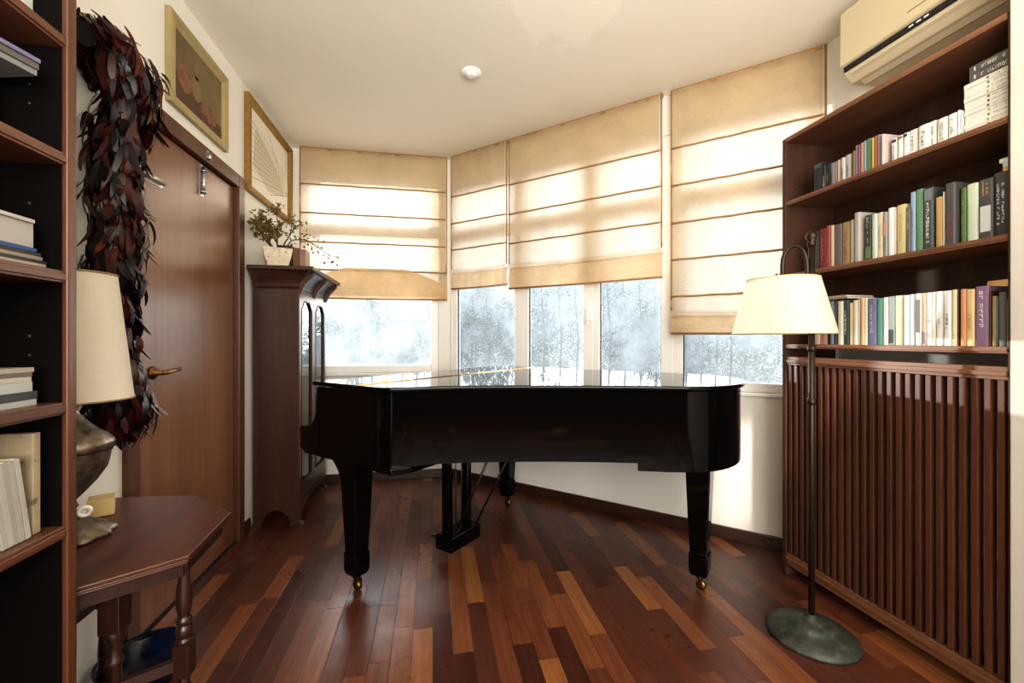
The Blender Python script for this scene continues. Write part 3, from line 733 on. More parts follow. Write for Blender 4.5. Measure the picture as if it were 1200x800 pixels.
# horizontal stack at the right of the top shelf
ya, za = on_x(1129, SPX); ylim = Y0+.01
zt = hgt(101, za); n = 11; step = (zt-SH[0]-.001)/n
cols = [(120, 96, 60), (150, 170, 70), (96, 130, 90), (186, 170, 70), (90, 90, 90), (80, 70, 60), (90, 96, 70), (190, 176, 60), (140, 160, 160), (60, 120, 110), (80, 80, 84)]
for i in range(n):
    z = SH[0]+.0008+i*step
    flat_book(SPX+.004*random.random(), 1.99, ylim, ya-.004*random.random(), z, z+step-.0008, (234, 229, 216), 'white volume lying flat, %s from the bottom of the stack on the top shelf' % ORD[i], 'white volumes stacked flat on the top shelf', mark=(.50, .55, cols[i]), text=(.60, .97, (150, 140, 128)))
yb, zb_ = on_x(1136, SPX); zt2 = hgt(79, zb_); st2 = (zt2-zt)/2-.0005
for i in range(2):
    z = zt+.0008+i*st2
    flat_book(SPX, 1.99, ylim, yb, z, z+st2-.001, (88, 84, 80), 'dark grey volume lying on the white stack, ' + ('under the topmost' if i == 0 else 'topmost of all'), 'dark volumes on top of the white stack', mark=(.12, .16, (214, 210, 204)), text=(.3, .98, (214, 210, 204)))
# small things lying on the charcoal book at the right of the middle shelf
yc_, zc_ = on_x(1176, SPX); z = hgt(204, on_x(1163.5, SPX)[1])+.0004
for i, (c, w, x1) in enumerate((((210, 160, 90), 'orange', 1174), ((190, 206, 214), 'pale blue', 1174), ((214, 212, 200), 'off-white', 1170))):
    yy = on_x(x1, SPX)[0]
    flat_book(SPX+.004, 1.93, Y0+.008, yy, z, z+.0135, c, '%s notebook lying on the charcoal book on the middle shelf' % w, 'notebooks on the charcoal book', name='notebook', cat='notebook'); z += .014
# thin magazines lying on the dark books of the lowest shelf
z = hgt(351.6, on_x(987.4, SPX)[1])+.0075
for i, c in enumerate(((150, 132, 112), (176, 160, 138))):
    flat_book(SPX+.008, 1.95, on_x(991, SPX)[0]+.005*i, on_x(960, SPX)[0], z, z+.008, c, '%s booklet lying on the upright books beside the lampshade' % ('brown' if i == 0 else 'beige'), 'booklets lying across the lowest row', name='booklet', cat='booklet'); z += .0084
mb = MB(); yq = on_x(1159, 1.96)[0]; mb.box(1.95, 1.99, Y0+.012, yq, SH[2]+.0005, SH[2]+.232)
o = part('box', mb, plain('ochre_carton', srgb(168, 120, 48), .6, var=.3, scale=50), bevel=.002); tag(o, 'ochre patterned carton standing behind the grey books on the lowest shelf', 'box')

# ------------------------------------------------------------------ air conditioner
ay0 = on_x(985, 1.87)[0]; ay1 = ay0-.86
ac = thing('air_conditioner', 'champagne wall air conditioner unit above the right bookcase under the ceiling', 'air conditioner', (1.97, (ay0+ay1)/2, 2.40))
champ = plain('champagne_plastic', srgb(204, 190, 158), .35, var=.03)
champ2 = plain('beige_plastic', srgb(214, 200, 168), .45, var=.03)
def xz(pts, y0, y1, m, nm, bev=.006):
    mb = MB(); mb.prism(pts, lambda u, v, w: Vector((u, w, v)), y0, y1); return part(nm, mb, m, ac, bev, 3)
xz([(2.08, 2.40), (1.93, 2.395), (1.885, 2.435), (1.885, 2.71), (2.08, 2.71)], ay1, ay0, champ2, 'casing')
xz([(1.884, 2.46), (1.884, 2.715), (1.868, 2.715), (1.864, 2.47)], ay1, ay0+.004, champ, 'front_panel', .008)
xz([(1.884, 2.438), (1.884, 2.459), (1.872, 2.459), (1.874, 2.438)], ay1+.004, ay0-.012, M['black'], 'display_strip', .001)
xz([(1.972, 2.381), (1.89, 2.425), (1.886, 2.434), (1.896, 2.436), (1.976, 2.393)], ay1+.02, ay0-.03, champ2, 'louvre', .002)
xz([(1.975, 2.394), (1.985, 2.394), (1.985, 2.388), (1.975, 2.388)], ay1+.03, ay0-.05, M['black'], 'air_slot', 0)
mb = MB(); 
for q in (1067, 1076, 1085):
    y = on_x(q, 1.87)[0]; mb.box(1.8715, 1.8725, y-.008, y+.008, 2.446, 2.452)
part('indicator_icons', mb, M['white'], ac)
mb = MB(); y = on_x(1073, 1.865)[0]; mb.box(1.8638, 1.8655, y-.045, y+.03, 2.505, 2.508); part('logo', mb, M['oldbrass'], ac)

# ------------------------------------------------------------------ smoke detector
p = at(552, 85, (ZC-H)*F/(HOR-85))
mb = MB(); mb.lathe([(0, 0), (.06, 0), (.06, -.007), (.054, -.013), (.03, -.015), (.029, -.02), (.02, -.024), (0, -.024)], (p.x, p.y, ZC), 36)
o = part('smoke_detector', mb, M['white'], loc=(p.x, p.y, ZC)); tag(o, 'round white smoke detector on the cream ceiling', 'smoke detector')

# ------------------------------------------------------------------ floor lamp
bx, byy = 1.51, 1.478
zl = bx*ST+byy*CT
fl = thing('floor_lamp', 'bronze floor lamp with arched arm and cream shade in front of the slats', 'floor lamp', (bx, byy, 0))
mb = MB(); mb.lathe([(0, 0), (.155, 0), (.162, .006), (.16, .014), (.14, .03), (.10, .046), (.085, .052), (.082, .058), (.05, .068), (.02, .074), (.016, .09), (0, .09)], (bx, byy, 0), 48); part('base', mb, M['verdigris'], fl)
mb = MB(); mb.tube([(bx, byy, .07), (bx, byy, .7), (bx, byy, 1.58)], .0115, 14)
for z in (.95, 1.165, 1.46):
    mb.lathe([(.0115, -.014), (.016, -.012), (.017, 0), (.016, .012), (.0115, .014)], (bx, byy, z), 20)
part('pole', mb, M['bronze'], fl)
mb = MB(); mb.lathe([(0, 1.575), (.014, 1.578), (.016, 1.59), (.011, 1.598), (.019, 1.61), (.021, 1.622), (.016, 1.634), (.006, 1.641), (0, 1.643)], (bx, byy, 0), 24); part('finial', mb, M['bronze'], fl)
R_ = Vector((CT, -ST, 0))
c0 = Vector((bx, byy, 0)); sc_ = c0-R_*.118
pts = [c0+Vector((0, 0, 1.42))-R_*.016, c0+Vector((0, 0, 1.48))-R_*.018]
for k in range(0, 11):
    a = PI*k/10; pts.append(c0-R_*(.068-.05*math.cos(a))+Vector((0, 0, 1.50+.082*math.sin(a))))
pts += [sc_+Vector((0, 0, 1.47)), sc_+Vector((0, 0, 1.445))]
mb = MB(); mb.tube(pts, .0085, 12); part('arm', mb, M['bronze'], fl)
mb = MB(); mb.lathe([(0, 1.47), (.012, 1.466), (.013, 1.455), (.022, 1.45), (.022, 1.44), (.014, 1.436), (.014, 1.36), (0, 1.36)], sc_, 20); mb.tube([sc_+Vector((0, 0, 1.458)), sc_+Vector((-.022, 0, 1.458)), sc_+Vector((-.03, 0, 1.465))], .004, 8); part('socket', mb, M['bronze'], fl)
mb = MB(); mb.shell([(.181, 1.225), (.178, 1.245), (.128, 1.445)], sc_, 64); sh = part('lamp_shade', mb, M['shade'], fl, recalc=False)
for r, z in ((.181, 1.2255), (.128, 1.4445)):
    mb = MB(); mb.tube([sc_+Vector((r*math.cos(2*PI*k/64), r*math.sin(2*PI*k/64), z)) for k in range(64)], .0026, 6, closed=True)
    part('shade_rim', mb, plain('shade_trim', srgb(206, 192, 150), .6), sh)
mb = MB()
for k in range(3):
    a = 2*PI*k/3; mb.tube([sc_+Vector((0, 0, 1.44)), sc_+Vector((.128*math.cos(a), .128*math.sin(a), 1.443))], .002, 5)
part('shade_spider', mb, M['bronze'], sh)
mb = MB(); mb.ball(sc_+Vector((0, 0, 1.33)), .03, 16); part('bulb', mb, M['white'], fl)

# ------------------------------------------------------------------ grand piano
PA = Vector((-.359, 2.157, 0)); PU = Vector((.707, -.707, 0)); PV = Vector((.707, .707, 0))
def pn(u, v, z): return Vector((PA.x+PU.x*u+PV.x*v, PA.y+PU.y*u+PV.y*v, z))
pr = thing('grand_piano', 'glossy black grand piano with closed lid standing on the parquet by the windows', 'piano', pn(.5, .6, 0), -PI/4)
def catmull(P, n=8, closed=False):
    out = []
    for i in range(len(P)-1):
        p0 = P[max(i-1, 0)]; p1 = P[i]; p2 = P[i+1]; p3 = P[min(i+2, len(P)-1)]
        for k in range(n):
            t = k/n
            out.append(tuple(.5*((2*p1[j])+(-p0[j]+p2[j])*t+(2*p0[j]-5*p1[j]+4*p2[j]-p3[j])*t*t+(-p0[j]+3*p1[j]-3*p2[j]+p3[j])*t**3) for j in (0, 1)))
    out.append(P[-1]); return out
ctrl = [(.20, -.10), (.31, -.095), (.385, -.03), (.47, .08), (.60, .20), (.766, .325), (.97, .46), (1.168, .575), (1.33, .66), (1.43, .735), (1.495, .84), (1.525, .98), (1.51, 1.14), (1.44, 1.28), (1.32, 1.355), (1.18, 1.37)]
side = catmull(ctrl, 7)
rim = [(-.165, -.10)]+side+[(-.165, 1.37)]
def inset(P, d):
    out = []; n = len(P)
    for i in range(n):
        a = Vector(P[i-1]); b = Vector(P[i]); c = Vector(P[(i+1) % n])
        e1 = (b-a).normalized(); e2 = (c-b).normalized(); nn = Vector((-(e1.y+e2.y), e1.x+e2.x))
        if nn.length < 1e-5: nn = Vector((-e1.y, e1.x))
        nn.normalize(); k = max(.5, nn.dot(Vector((-e1.y, e1.x))))
        q = b+nn*d/k; out.append((q.x, q.y))
    return out
def pprism(mb, P, z0, z1, flat=True):
    fs = mb.prism(P, pn, z0, z1)
    for f in fs[2:]: f.smooth = not flat
mb = MB(); pprism(mb, rim, .66, .975, False); rimo = part('rim', mb, M['piano'], pr)
mod = rimo.modifiers.new('split', 'EDGE_SPLIT'); mod.split_angle = math.radians(50)
# lid: front flap and main leaf, thin with a rounded edge
HU = .16
lid = inset(rim, -.018)
main = [p for p in lid if p[0] > HU+.002]; main = [(HU+.0015, -.118)]+main+[(HU+.0015, 1.388)]
flap = [(-.185, -.118), (HU-.0015, -.118), (HU-.0015, 1.388), (-.185, 1.388)]
mb = MB(); pprism(mb, main, .979, 1.0, False); o = part('lid', mb, M['piano'], pr, .006, 3)
mb = MB(); pprism(mb, flap, .979, 1.0); part('lid_flap', mb, M['piano'], pr, .006, 3)
mb = MB(); mb.tube([pn(HU, -.115, 1.001), pn(HU, 1.385, 1.001)], .0026, 8); part('lid_hinge', mb, M['brass'], pr, label='long thin brass piano hinge')
# keybed, cheeks, fallboard
mb = MB(); mb.prism([(-.30, -.095), (.36, -.095), (.40, -.02), (.40, 1.29), (.36, 1.365), (-.30, 1.365)], pn, .632, .662); part('keybed', mb, M['piano'], pr, .006)
ck = [(-.165, .662), (-.165, .972)]
arm = [(-.30, .645), (-.325, .66), (-.33, .755), (-.318, .767), (-.28, .769), (-.245, .776), (-.218, .793), (-.20, .815), (-.188, .845), (-.182, .89), (-.178, .972), (-.14, .972), (-.14, .645)]
for v0, v1 in ((-.10, -.045), (1.315, 1.37)):
    mb = MB(); mb.prism(arm, lambda u, z, v: pn(u, v, z), v0, v1); part('cheek', mb, M['piano'], pr, .004)
mb = MB(); mb.prism([(-.30, .664), (-.30, .70), (-.31, .704), (-.28, .712), (-.22, .742), (-.20, .80), (-.185, .88), (-.175, .972), (-.16, .972), (-.16, .664)], lambda u, z, v: pn(u, v, z), -.043, 1.313); part('fallboard', mb, M['piano'], pr, .002)
# belly underneath: soundboard, tail block, beams
mb = MB(); pprism(mb, inset(rim, .035), .672, .69); part('soundboard', mb, wood('spruce', srgb(90, 62, 38), srgb(120, 86, 54), 'X'), pr)
tb = inset([(1.175, .5795)]+[p for p in side if p[0] > 1.18]+[(1.175, 1.37)], .0005)
mb = MB(); pprism(mb, tb, .626, .6595, False); o = part('tail_block', mb, M['piano'], pr); mod = o.modifiers.new('split', 'EDGE_SPLIT'); mod.split_angle = math.radians(50)
for (u0, v0, u1, v1) in ((.42, .15, .62, 1.30), (.45, .7, 1.14, .8)):
    a, b = pn(u0, v0, .642), pn(u1, v1, .642); dd = (b-a).normalized(); sd = Vector((-dd.y, dd.x, 0))*.03
    mb = MB(); mb.hexa([a-sd, b-sd, b+sd, a+sd], [p+Vector((0, 0, .035)) for p in (a-sd, b-sd, b+sd, a+sd)]); part('beam', mb, M['piano_in'], pr)
def leg(u, v, corbel):
    mb = MB()
    def sq(h, z, du=0): return [pn(u+a*h+du, v+b*h, z) for a, b in ((-1, -1), (1, -1), (1, 1), (-1, 1))]
    secs = [(.058, .634), (.055, .58), (.047, .36), (.039, .185)]
    prev = None
    rings = [[mb.bm.verts.new(p) for p in sq(h, z)] for h, z in secs]
    mb.bm.faces.new(rings[0])
    for a, b in zip(rings, rings[1:]):
        for i in range(4): mb.bm.faces.new((a[i], a[(i+1) % 4], b[(i+1) % 4], b[i]))
    mb.bm.faces.new(rings[-1][::-1])
    o = part('leg', mb, M['piano'], pr, .006)
    mb = MB(); rings = [[mb.bm.verts.new(p) for p in sq(h, z)] for h, z in ((.039, .187), (.043, .178), (.043, .10), (.037, .08), (.027, .07))]
    mb.bm.faces.new(rings[0])
    for a, b in zip(rings, rings[1:]):
        for i in range(4): mb.bm.faces.new((a[i], a[(i+1) % 4], b[(i+1) % 4], b[i]))
    mb.bm.faces.new(rings[-1][::-1]); part('cuff', mb, M['piano'], o, .004)
    mb = MB(); mb.lathe([(0, .075), (.02, .072), (.02, .06), (.013, .055), (.012, .05), (0, .05)], pn(u, v, 0), 18)
    c = pn(u+.006, v, .0235)
    for s in (-1, 1): mb.obox(c+PV*s*.014+PU*(-.008)+Vector((0, 0, -.004)), PU*.016, PV*s*.004, Vector((0, 0, .034)))
    mb.lathe([(0, -.012), (.02, -.012), (.0235, -.006), (.0235, .006), (.02, .012), (0, .012)], c, 22, axis=PV)
    part('caster', mb, M['oldbrass'], o)
    if corbel:                     # curved bracket running from the leg forward under the keybed
        mb = MB(); pts = [(-.06, .40)]+[(-.064-.18*(1-math.cos(t*PI/2)), .42+.21*math.sin(t*PI/2)) for t in [k/8 for k in range(1, 9)]]+[(-.06, .63)]
        mb.prism(pts, lambda uu, z, vv: pn(u+uu, v+vv, z), -.03, .03); part('leg_bracket', mb, M['piano'], o, .003)
leg(0, .0, True); leg(0, 1.26, True); leg(1.362, .935, False)
# pedal lyre
lu, lv = .155, .545
ly = MB()
ly.obox(pn(lu-.06, lv-.13, .612), PU*.12, PV*.26, Vector((0, 0, .022)))
lyo = part('lyre', ly, M['piano'], pr, .003)
for dv in (-.085, .085):
    mb = MB(); a = [pn(lu+i*.02, lv+dv+j*.02, .613) for i, j in ((-1, -1), (1, -1), (1, 1), (-1, 1))]; b = [pn(lu+i*.02, lv+dv*.9+j*.024, .14) for i, j in ((-1, -1), (1, -1), (1, 1), (-1, 1))]
    mb.hexa(b, a); part('lyre_post', mb, M['piano'], lyo, .003)
mb = MB(); mb.obox(pn(lu-.05, lv-.125, .055), PU*.12, PV*.25, Vector((0, 0, .085))); part('pedal_box', mb, M['piano'], lyo, .008)
for dv in (-.06, 0, .06):
    mb = MB(); pts = [pn(lu-.04, lv+dv, .085), pn(lu-.09, lv+dv, .085), pn(lu-.12, lv+dv, .083), pn(lu-.145, lv+dv, .078)]
    mb.tube(pts, [.008, .008, .012, .009], 8); part('pedal', mb, M['oldbrass'], lyo)
mb = MB()
for dv in (-.05, 0, .05): mb.tube([pn(lu+.035, lv+dv, .14), pn(lu+.035, lv+dv, .63)], .0035, 6)
part('pedal_rod', mb, M['piano_in'], lyo)
for dv in (-.09, .09):
    mb = MB(); mb.tube([pn(lu+.05, lv+dv, .12), pn(lu+.33, lv+dv*1.2, .645)], .0065, 8); part('lyre_brace', mb, M['piano_in'], lyo)

# ------------------------------------------------------------------ tall glazed cabinet
cx0, cx1, cy0, cy1 = XL+.018, -.855, 2.975, 3.665
cb = thing('cabinet', 'tall dark wooden cabinet with two glazed doors against the left wall', 'cabinet', ((cx0+cx1)/2, (cy0+cy1)/2, 0))
bz0, bz1 = .115, 1.53
mb = MB()                                       # near side with arched cut-out at the foot
def arch_side(y0, y1):
    P = [(cx0, .0), (cx0+.05, 0)]+[(cx0+.05+(cx1-cx0-.10)*k/10, .02+.08*math.sin(PI*k/10)**.6) for k in range(0, 11)]+[(cx1-.05, 0), (cx1, 0), (cx1, bz1), (cx0, bz1)]
    m_ = MB(); m_.prism(P, lambda u, v, w: Vector((u, w, v)), y0, y1); return m_
mb.bm.free()
part('side_panel', arch_side(cy0, cy0+.02), M['cab'], cb, .0015); part('side_panel', arch_side(cy1-.02, cy1), M['cab'], cb, .0015)
mb = MB(); mb.box(cx0, cx0+.012, cy0+.02, cy1-.02, .1, bz1); part('back_panel', mb, M['cab'], cb)
mb = MB(); mb.box(cx0+.012, cx1-.022, cy0+.02, cy1-.02, .125, .145); part('bottom_panel', mb, M['cab'], cb)
for z in (.5, .85, 1.2):
    mb = MB(); mb.box(cx0+.012, cx1-.03, cy0+.02, cy1-.02, z, z+.016); part('shelf', mb, M['cab'], cb)
P = [(cy0-.003, 0), (cy0+.06, 0)]+[(cy0+.06+(cy1-cy0-.12)*k/14, .03+.075*math.sin(PI*k/14)**.5) for k in range(15)]+[(cy1-.06, 0), (cy1+.003, 0), (cy1+.003, .17), (cy0-.003, .17)]
mb = MB(); mb.prism(P, lambda u, v, w: Vector((w, u, v)), cx1-.02, cx1+.004); part('apron', mb, M['cab'], cb, .002)
for yy, s in ((cy0, -1), (cy1, 1)):
    mb = MB(); xx = cx1
    mb.prism([(xx-.05, .03), (xx+.006, .03), (xx+.012, .02), (xx+.028, .006), (xx+.028, 0), (xx-.055, 0)], lambda u, v, w: Vector((u, w, v)), yy-.012, yy+.03 if s < 0 else yy+.012); part('foot', mb, M['cab'], cb, .002)
mb = MB(); mb.box(cx0, cx0+.05, cy0-.012, cy0+.0, 0, .03); part('foot', mb, M['cab'], cb, .002)
cglass, nt, out = new_mat('cabinet_glass'); g = N(nt, 'ShaderNodeBsdfGlossy'); g.inputs['Roughness'].default_value = .03; g.inputs['Color'].default_value = (.9, .92, .92, 1); tr = N(nt, 'ShaderNodeBsdfTransparent'); mx = N(nt, 'ShaderNodeMixShader')
fz = N(nt, 'ShaderNodeFresnel'); fz.inputs[0].default_value = 2.2; nt.links.new(fz.outputs[0], mx.inputs[0]); nt.links.new(tr.outputs[0], mx.inputs[1]); nt.links.new(g.outputs[0], mx.inputs[2]); nt.links.new(mx.outputs[0], out.inputs[0])
dm = (cy0+cy1)/2
for y0, y1 in ((cy0+.002, dm-.001), (dm+.001, cy1-.002)):
    z0, z1 = .172, bz1-.002; st = .05; rl = .08
    gy0, gy1, gz0, gz1 = y0+st, y1-st, z0+rl, z1-.07
    ch = .05
    hole = [(gy0, gz0), (gy1, gz0), (gy1, gz1-ch*1.2), (gy1-ch, gz1-.012), (gy1-ch-.02, gz1), (gy0+ch+.02, gz1), (gy0+ch, gz1-.012), (gy0, gz1-ch*1.2)]
    outer = [(y0, z0), (y1, z0), (y1, gz1-ch*1.2), (y1, gz1), (gy1-ch-.02, z1), (gy0+ch+.02, z1), (y0, gz1), (y0, gz1-ch*1.2)]
    mb = MB(); n = len(hole)
    for i in range(n):
        j = (i+1) % n; q = [outer[i], outer[j], hole[j], hole[i]]
        mb.prism(q, lambda u, v, w: Vector((w, u, v)), cx1-.018, cx1+.004)
    mb.prism([(y0, gz1), (gy0+ch+.02, z1), (y0, z1)], lambda u, v, w: Vector((w, u, v)), cx1-.018, cx1+.004); mb.prism([(y1, gz1), (y1, z1), (gy1-ch-.02, z1)], lambda u, v, w: Vector((w, u, v)), cx1-.018, cx1+.004)
    bmesh.ops.remove_doubles(mb.bm, verts=mb.bm.verts[:], dist=1e-5)
    dr = part('door', mb, M['cab'], cb)
    mb = MB(); mb.prism([(u, v) for u, v in hole], lambda u, v, w: Vector((w, u, v)), cx1-.008, cx1-.005); part('glass_pane', mb, cglass, dr)
    mb = MB(); nb = hole; 
    mb.tube([Vector((cx1+.003, u, v)) for u, v in hole], .005, 6, closed=True); part('glazing_bead', mb, M['cab'], dr)
# coved cornice with brackets and an overhanging top
mb = MB()
cov = [(0, 1.532), (.008, 1.545), (.012, 1.565), (.022, 1.585), (.045, 1.61), (.085, 1.637)]
loops = []
for o_, z in cov: loops.append([mb.bm.verts.new(q) for q in ((cx0, cy0-o_*.9, z), (cx1+o_, cy0-o_*.9, z), (cx1+o_, cy1+min(o_, .012), z), (cx0, cy1+min(o_, .012), z))])
for a, b in zip(loops, loops[1:]):
    for i in range(4): mb.bm.faces.new((a[i], a[(i+1) % 4], b[(i+1) % 4], b[i]))
mb.bm.faces.new(loops[0][::-1]); mb.bm.faces.new(loops[-1]); part('cornice', mb, M['cab'], cb)
mb = MB(); mb.box(cx0, cx1+.115, cy0-.10, cy1+.015, 1.638, 1.664); part('top', mb, M['cab'], cb, .005, 3)
for yy in (cy0-.005, dm-.012, cy1-.03):
    mb = MB(); P = [(cx1+.004, 1.50), (cx1+.016, 1.50), (cx1+.03, 1.535), (cx1+.045, 1.565), (cx1+.07, 1.59), (cx1+.092, 1.615), (cx1+.094, 1.637), (cx1+.004, 1.637)]
    mb.prism(P, lambda u, v, w: Vector((u, w, v)), yy, yy+.026); part('bracket', mb, M['cab'], cb, .003)
CT_Z = 1.664

# ------------------------------------------------------------------ on top of the cabinet
pp = Vector((-.99, 3.0, CT_Z+.0005))
pl = thing('potted_plant', 'dried leafy branches in a weathered white square planter on the cabinet', 'plant', pp)
potm = ramp_noise('weathered_white_paint', [(.3, srgb(150, 132, 108)), (.42, srgb(212, 200, 176)), (.8, srgb(232, 222, 200))], 40, .8)
Rp = Matrix.Rotation(.35, 3, 'Z')
def potq(h, z): return [pp+Rp@Vector((a*h, b*h, z)) for a, b in ((-1, -1), (1, -1), (1, 1), (-1, 1))]
mb = MB(); secs = [(.058, 0), (.078, .075), (.083, .112), (.083, .12), (.072, .12), (.066, .09)]
rings = [[mb.bm.verts.new(p) for p in potq(h, z)] for h, z in secs]
mb.bm.faces.new(rings[0][::-1]); mb.bm.faces.new(rings[-1])
for a, b in zip(rings, rings[1:]):
    for i in range(4): mb.bm.faces.new((a[i], a[(i+1) % 4], b[(i+1) % 4], b[i]))
part('planter', mb, potm, pl, .003)
mb = MB(); lf = MB(); rnd = random.Random(3)
def twig(p, d, ln, r, depth):
    pts = [p]; q = p.copy(); dd = d.copy()
    for k in range(4):
        dd = (dd+Vector((rnd.uniform(-.22, .22), rnd.uniform(-.22, .22), rnd.uniform(-.12, .1)))).normalized(); q = q+dd*ln/4; pts.append(q.copy())
    mb.tube(pts, [r, r*.85, r*.7, r*.6, r*.45], 6)
    if depth > 0:
        for k in range(3):
            b = pts[rnd.choice((2, 3, 4))]; twig(b, (dd+Vector((rnd.uniform(-.9, .9), rnd.uniform(-.9, .9), rnd.uniform(-.3, .6)))).normalized(), ln*.55, r*.55, depth-1)
    else:
        for k in range(13):
            b = pts[rnd.choice((2, 3, 4))]+Vector((rnd.uniform(-.025, .025), rnd.uniform(-.025, .025), rnd.uniform(-.025, .025)))
            leafq(lf, b, rnd, rnd.uniform(.018, .032))
def leafq(m_, b, rn, L_):
    d = Vector((rn.uniform(-1, 1), rn.uniform(-1, 1), rn.uniform(-.8, .8))).normalized(); s = d.cross(Vector((rn.uniform(-1, 1), rn.uniform(-1, 1), rn.uniform(-1, 1))))
    if s.length < .05: s = d.cross(Vector((0, 0, 1.01)))
    s.normalize()
    m_.poly([b, b+d*L_*.35+s*L_*.28, b+d*L_, b+d*L_*.35-s*L_*.28])
S0 = pp+Vector((0, 0, .09))
for d, ln in ((Vector((-.25, -.1, .8)), .17), (Vector((-.4, .3, .75)), .15), (Vector((-.02, -.2, 1)), .19), (Vector((-.35, -.3, .8)), .14), (Vector((-.1, .1, 1)), .16)):
    twig(S0+Vector((rnd.uniform(-.02, .02), rnd.uniform(-.02, .02), 0)), d.normalized(), ln, .006, 2)
twig(S0, Vector((.55, -.05, .85)).normalized(), .19, .006, 1)
part('twigs', mb, plain('dry_bark', srgb(82, 62, 48), .8, var=.3), pl); part('foliage', lf, leaf_mat('dry_olive_leaves', srgb(128, 112, 70)), pl, recalc=False)
# arching rose-hip sprig
mb = MB(); lf = MB(); hp = MB(); rnd = random.Random(5)
pts = [S0+Vector((.02, 0, 0)), S0+Vector((.09, -.02, .09)), S0+Vector((.17, -.02, .10)), S0+Vector((.24, -.0, .06)), S0+Vector((.31, .01, .01)), S0+Vector((.36, .01, -.02))]
mb.tube(pts, [.004, .0035, .003, .0025, .002, .0012], 6)
for i, p in enumerate(pts[1:]):
    for k in range(16 if i < 3 else 4):
        leafq(lf, p+Vector((rnd.uniform(-.045, .045), rnd.uniform(-.03, .03), rnd.uniform(-.02, .05))), rnd, rnd.uniform(.016, .028))
    for k in range(2):
        e = p+Vector((rnd.uniform(-.03, .03), rnd.uniform(-.02, .02), rnd.uniform(-.06, -.01))); mb.tube([p, (p+e)/2+Vector((.004, 0, .004)), e], .0011, 5); hp.ball(e, rnd.uniform(.006, .009), 10)
part('sprig_stem', mb, plain('dry_bark', srgb(82, 62, 48), .8, var=.3), pl); part('sprig_leaves', lf, leaf_mat('dusty_green_leaves', srgb(112, 116, 80)), pl, recalc=False); part('rose_hips', hp, plain('dull_red_berries', srgb(140, 66, 52), .45), pl)
def stand_book(x0, x1, y0, y1, h, col, label):
    mb = MB(); c = .003
    mb.box(x0, x1, y0, y0+c, CT_Z+.0005, CT_Z+h); mb.box(x0, x1, y1-c, y1, CT_Z+.0005, CT_Z+h); mb.box(x0, x1, y0, y1, CT_Z+.0005, CT_Z+h) if False else None
    mb.box(x1-c, x1, y0+c, y1-c, CT_Z+.0005, CT_Z+h); mb.box(x0+.004, x1-c, y0+c, y1-c, CT_Z+.002, CT_Z+h-.004, mi=1)
    for f in (.2, .5, .8): mb.box(x1-.0005, x1+.0015, y0, y1, CT_Z+h*f, CT_Z+h*f+.004)
    o = part('book', mb, [bookmat(col), page_m]); tag(o, label, 'book', 'old books on the cabinet')
def standbk(px0, px1, y, h, col, label):
    xa, _ = on_y(px0, y); xb, _ = on_y(px1, y); mb = MB(); c = .003; d = .11
    mb.box(xa, xa+c, y, y+d, CT_Z+.0005, CT_Z+h); mb.box(xb-c, xb, y, y+d, CT_Z+.0005, CT_Z+h); mb.box(xa+c, xb-c, y, y+c, CT_Z+.0005, CT_Z+h)
    mb.box(xa+c, xb-c, y+c, y+d-.004, CT_Z+.002, CT_Z+h-.004, mi=1)
    for f in (.15, .4, .65, .88): mb.box(xa, xb, y-.0015, y+.0005, CT_Z+h*f, CT_Z+h*f+.004)
    o = part('book', mb, [bookmat(col), page_m]); tag(o, label, 'book', 'old books on the cabinet')
standbk(325.5, 342, 3.24, .20, (36, 56, 48), 'dark green hardback standing behind the white planter on the cabinet')
standbk(343, 350.5, 3.24, .185, (150, 98, 66), 'brown leather book beside the dark green book on the cabinet')
standbk(351.2, 358, 3.24, .175, (176, 136, 112), 'pinkish tan old book at the right of the books on the cabinet')
mb = MB(); mb.box(-.86, -.78, 2.99, 3.12, CT_Z+.0005, CT_Z+.012); o = part('booklet', mb, M['paper'], bevel=.001); tag(o, 'pale booklet lying flat near the front edge of the cabinet top', 'booklet')

# ------------------------------------------------------------------ pictures on the left wall
def frame_on_wall(rt, y0, y1, z0, z1, w, prof, mat, nm='frame'):
    mb = MB(); X = XL+.001
    loops = []
    for off, dep in prof:
        loops.append([mb.bm.verts.new((X+dep, a, b)) for a, b in ((y0+off, z0+off), (y1-off, z0+off), (y1-off, z1-off), (y0+off, z1-off))])
    for a, b in zip(loops, loops[1:]):
        for i in range(4): mb.bm.faces.new((a[i], a[(i+1) % 4], b[(i+1) % 4], b[i]))
    return part(nm, mb, mat, rt)
y0 = on_x(199, XL+.02)[0]; y1 = on_x(267, XL+.02)[0]; z0, z1 = 2.245, 2.655
pc = thing('painting', 'still life painting with jug and fruit in an olive gilt frame above the door', 'painting', (XL+.01, (y0+y1)/2, z0))
frame_on_wall(pc, y0, y1, z0, z1, .05, [(0, 0), (0, .022), (.012, .028), (.022, .02), (.034, .024), (.045, .012), (.05, .008)], M['olive'])
cy_, cz_ = (y0+y1)/2, (z0+z1)/2; hw, hh = (y1-y0)/2-.048, (z1-z0)/2-.048
mb = MB(); mb.box(XL+.002, XL+.009, y0+.045, y1-.045, z0+.045, z1-.045); cv = part('canvas', mb, ramp_noise('umber_background', [(.3, srgb(92, 78, 52)), (.6, srgb(126, 110, 76)), (.8, srgb(142, 126, 90))], 3, .6), pc)
X = XL+.0094
mb = MB(); mb.poly([(X, cy_-hw, cz_-hh), (X, cy_+hw, cz_-hh), (X, cy_+hw, cz_-hh+.06), (X, cy_-hw, cz_-hh+.13)]); part('painted_table', mb, plain('painted_brown', srgb(88, 60, 44), .6, var=.3), cv, recalc=False)
